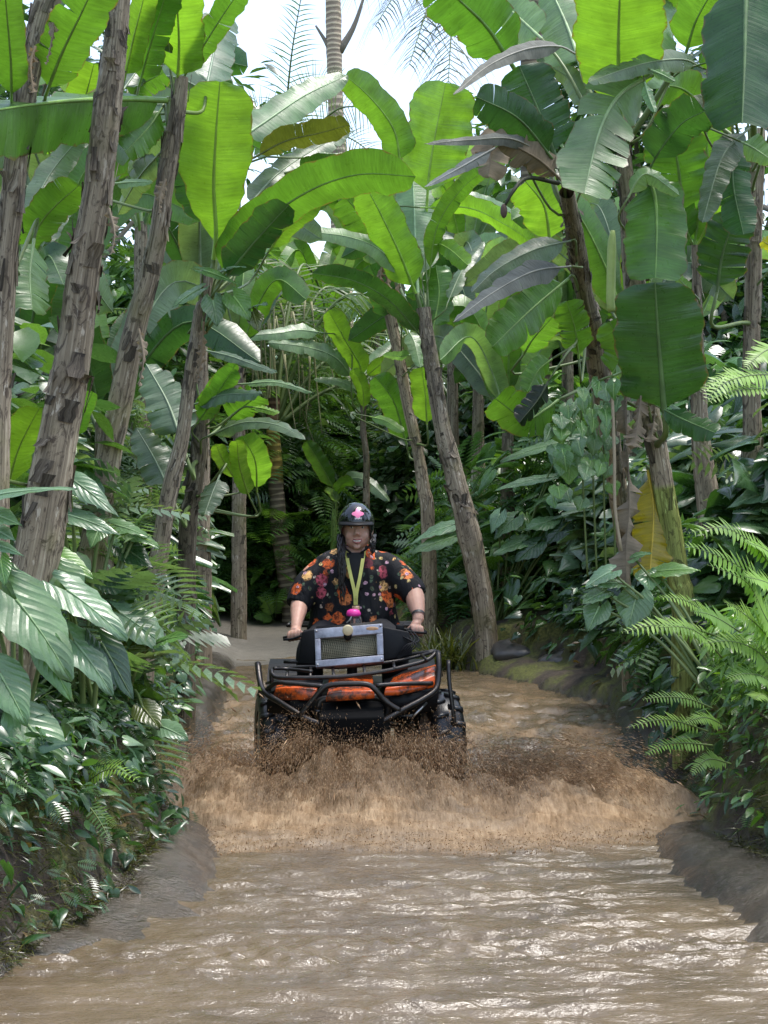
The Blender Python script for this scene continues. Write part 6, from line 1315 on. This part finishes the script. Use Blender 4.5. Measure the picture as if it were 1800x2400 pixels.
hair_m = simple('dark_hair', (0.012, 0.009, 0.008), 0.45, var=.5, scale=60); mb = MB()
for k in range(26):
    s = -1 if k % 3 else 1; x0 = 690 + random.uniform(-14, 26) if s < 0 else 930 + random.uniform(-22, 10); L_ = random.uniform(250, 520) if s < 0 else random.uniform(90, 170); ph = random.uniform(0, 6)
    pts = [K(x0 + (10 * math.sin(u_ * 16 + ph)) + s * -6 * u_, 360 + L_ * u_, 10.42 - 0.13 * min(1, u_ * 2.2) + random.uniform(-.006, .006)) for u_ in np.linspace(0, 1, 14)]
    mb.tube(pts, [.008] * 4 + [.007] * 5 + [.005] * 4 + [.002], 6)
mb.build('hair', hair_m, PS)
mb = MB(); wq = K(1264, 955, 10.265); wd_ = (K(1262, 1000, 10.235) - K(1248, 870, 10.35)).normalized(); mb.tube([wq - wd_ * .010, wq + wd_ * .010], .0415, 18, cap=False); mb.build('bracelet', simple('dark_bracelet', (0.03, 0.03, 0.03), 0.5), PS)
# bottle with pink lid wedged behind the radiator box
BT = thing('water_bottle', 'small clear bottle with a bright pink lid behind the radiator box', 'bottle')
bx = K(815, 1010, 10.02)
tc = NT('clear_plastic'); tc.done(tc.prin((0.75, 0.7, 0.7), 0.08, 0, None, 0.5, **{'Transmission Weight': 0.9, 'IOR': 1.33}))
def ring(z_, r_, c): return [Vector((c.x + r_ * math.cos(t_), c.y + r_ * math.sin(t_), z_)) for t_ in np.linspace(0, 2 * math.pi, 21)[:-1]]
lz = K(0, 955, 10.02).z
mb = MB(); cx2 = K(805, 0, 10.02); cB = Vector((cx2.x, 10.02, 0)); mb.loft([ring(lz - .16, .030, cB), ring(lz - .155, .034, cB), ring(lz - .03, .034, cB), ring(lz - .012, .03, cB), ring(lz, .022, cB)]); mb.build('bottle_body', tc.m, BT)
cB = Vector((K(785, 0, 10.0).x, 10.0, 0)); mb = MB(); mb.loft([ring(lz - .002, .041, cB), ring(lz + .012, .043, cB), ring(lz + .030, .036, cB), ring(lz + .038, .018, cB)]); mb.build('lid', simple('hot_pink', (0.85, 0.04, 0.35), 0.35, var=.1), BT)
mb = MB(); mb.tube([K(775, 950, 9.97), K(760, 985, 9.96), K(735, 1010, 9.98)], .004, 6, seg=8); mb.build('strap', simple('pale_strap', (0.4, 0.38, 0.36), 0.5), BT)
# ================================================================== splash
def mud_mat():
    t = NT('splashing_mud_water'); pos = t.n('ShaderNodeNewGeometry').outputs['Position']; a = t.n('ShaderNodeAttribute', attribute_name='Col').outputs['Color']
    c = t.mix(1.0, a, t.ramp(t.noise(pos, 14, 4), [(.3, .75), (.7, 1.2)]), 'MULTIPLY')
    tr = t.n('ShaderNodeBsdfTranslucent'); t.l(c, tr.inputs[0]); mx = t.n('ShaderNodeMixShader'); mx.inputs[0].default_value = .5
    t.l(t.prin(c, 0.25, 0, t.bump(t.noise(t.mapping(pos, (30, 30, 12)), 1.5, 3), .5, .02), 0.5, IOR=1.33), mx.inputs[1]); t.l(tr.outputs[0], mx.inputs[2]); return t.done(mx.outputs[0])
M['mud'] = mud_mat()
G9 = 9.81
def oct_tpl():
    V = np.array([(0, 0, 1.0), (.5, 0, 0), (-.25, .433, 0), (-.25, -.433, 0), (0, 0, -1.0)]); F = np.array([(0, 1, 2), (0, 2, 3), (0, 3, 1), (4, 2, 1), (4, 3, 2), (4, 1, 3)]); return V, F
def drops(pos, vel, size, stretch, cols):
    TV, TF = oct_tpl(); N = len(pos); d = vel / np.maximum(np.linalg.norm(vel, axis=1, keepdims=True), 1e-6)
    h = np.where(np.abs(d[:, 2:3]) < .9, np.array([[0, 0, 1.0]]), np.array([[1.0, 0, 0]])); u = np.cross(d, h); u /= np.linalg.norm(u, axis=1, keepdims=True); w_ = np.cross(d, u)
    V = pos[:, None] + size[:, None, None] * (TV[None, :, 0:1] * u[:, None] + TV[None, :, 1:2] * w_[:, None] + stretch[:, None, None] * TV[None, :, 2:3] * d[:, None])
    F = TF[None] + (np.arange(N) * 5)[:, None, None]; return V.reshape(-1, 3), F.reshape(-1, 3), np.repeat(cols, 5, 0)
TAN = np.array([(0.58, 0.41, 0.25), (0.48, 0.32, 0.19), (0.68, 0.52, 0.35), (0.40, 0.26, 0.145)])
def jet(n, src0, src1, v0, v1, tmax, smin, smax, jit=.35, tpow=0.8):
    """droplets flung from the line src0-src1; velocities run from v0 to v1 along it"""
    s = RNG.random(n)[:, None]; p0 = np.array(src0) * (1 - s) + np.array(src1) * s; v = np.array(v0) * (1 - s) + np.array(v1) * s
    cl = vnoise(s[:, 0] * 14, s[:, 0] * 0 + n, 5)[:, None]; v = v * (0.55 + 0.75 * cl * (0.75 + .4 * RNG.random((n, 1)))) + RNG.normal(0, jit, (n, 3)) * np.array([1, 1, .7])
    t = RNG.random(n)[:, None] ** tpow * tmax; pos = p0 + v * t; pos[:, 2] -= 0.5 * G9 * t[:, 0] ** 2; vel = v.copy(); vel[:, 2] -= G9 * t[:, 0]
    ok = (pos[:, 2] > -0.02) & (pos[:, 1] > 7.6); pos, vel = pos[ok], vel[ok]; m = len(pos)
    size = smin + (smax - smin) * RNG.random(m) ** 3.0; st = RNG.uniform(2.0, 6.0, m); c = TAN[RNG.integers(0, 4, m)] * RNG.uniform(.75, 1.2, (m, 1)); return drops(pos, vel, size, st, c)
parts = [
  jet(24000, (-.65, 9.3, .15), (.45, 9.3, .15), (-.5, -1.5, 2.2), (.5, -1.5, 2.2), .46, .0016, .005, .28),
  jet(12000, (-.85, 9.0, .1), (.85, 9.0, .1), (-.3, -1.1, 1.8), (.4, -1.1, 1.8), .40, .0016, .0045, .3),
  jet(9000, (.45, 9.5, .1), (.62, 9.35, .1), (.8, -.8, 2.0), (2.4, -.9, 2.1), .42, .0016, .005, .25),
  jet(12000, (.5, 9.3, .1), (.95, 8.9, .1), (1.0, -.7, 1.8), (1.6, -.6, 1.9), .40, .0016, .0045, .28),
  jet(14000, (-.74, 9.55, .1), (-.64, 9.3, .1), (-1.5, -.9, 1.8), (-.8, -1.2, 2.0), .42, .0016, .005, .25),
  jet(7000, (-.5, 9.35, .3), (.35, 9.35, .3), (-.6, -.4, 1.0), (.6, -.4, 1.0), .28, .002, .007, .25),
  jet(250, (-.8, 9.3, .1), (.8, 9.3, .1), (-1, -1.4, 2.4), (1.4, -1.4, 2.4), .5, .006, .012, .4),
]
V, F, c = merge(parts)
tag(mk('splash_droplets', V, F, M['mud'], cols=c, smooth=True), 'flying brown droplets thrown up in front of the quad bike', 'splash', kind='stuff')
# low foam line at the front of the bow wave
n = 3500; x = RNG.uniform(-1.0, 1.35, n); y = 8.0 + .42 * fbm(x * 1.6, x * 0, 80, 4) + .22 * np.clip(np.abs(x - .2) - .9, 0, 2) ** 1.5 + np.abs(RNG.normal(0.04, .16, n)); z = wz(x, y) + RNG.random(n) ** 3 * .07
V, F, c = drops(np.stack([x, y, z], -1), np.stack([RNG.normal(0, .5, n), RNG.normal(-.4, .4, n), RNG.normal(.6, .6, n)], -1), RNG.uniform(.002, .007, n), RNG.uniform(.9, 2.0, n), TAN[RNG.integers(0, 3, n)])
tag(mk('splash_foam', V, F, M['mud'], cols=c), 'tan foam line where the bow wave meets the calm water', 'foam', kind='stuff')
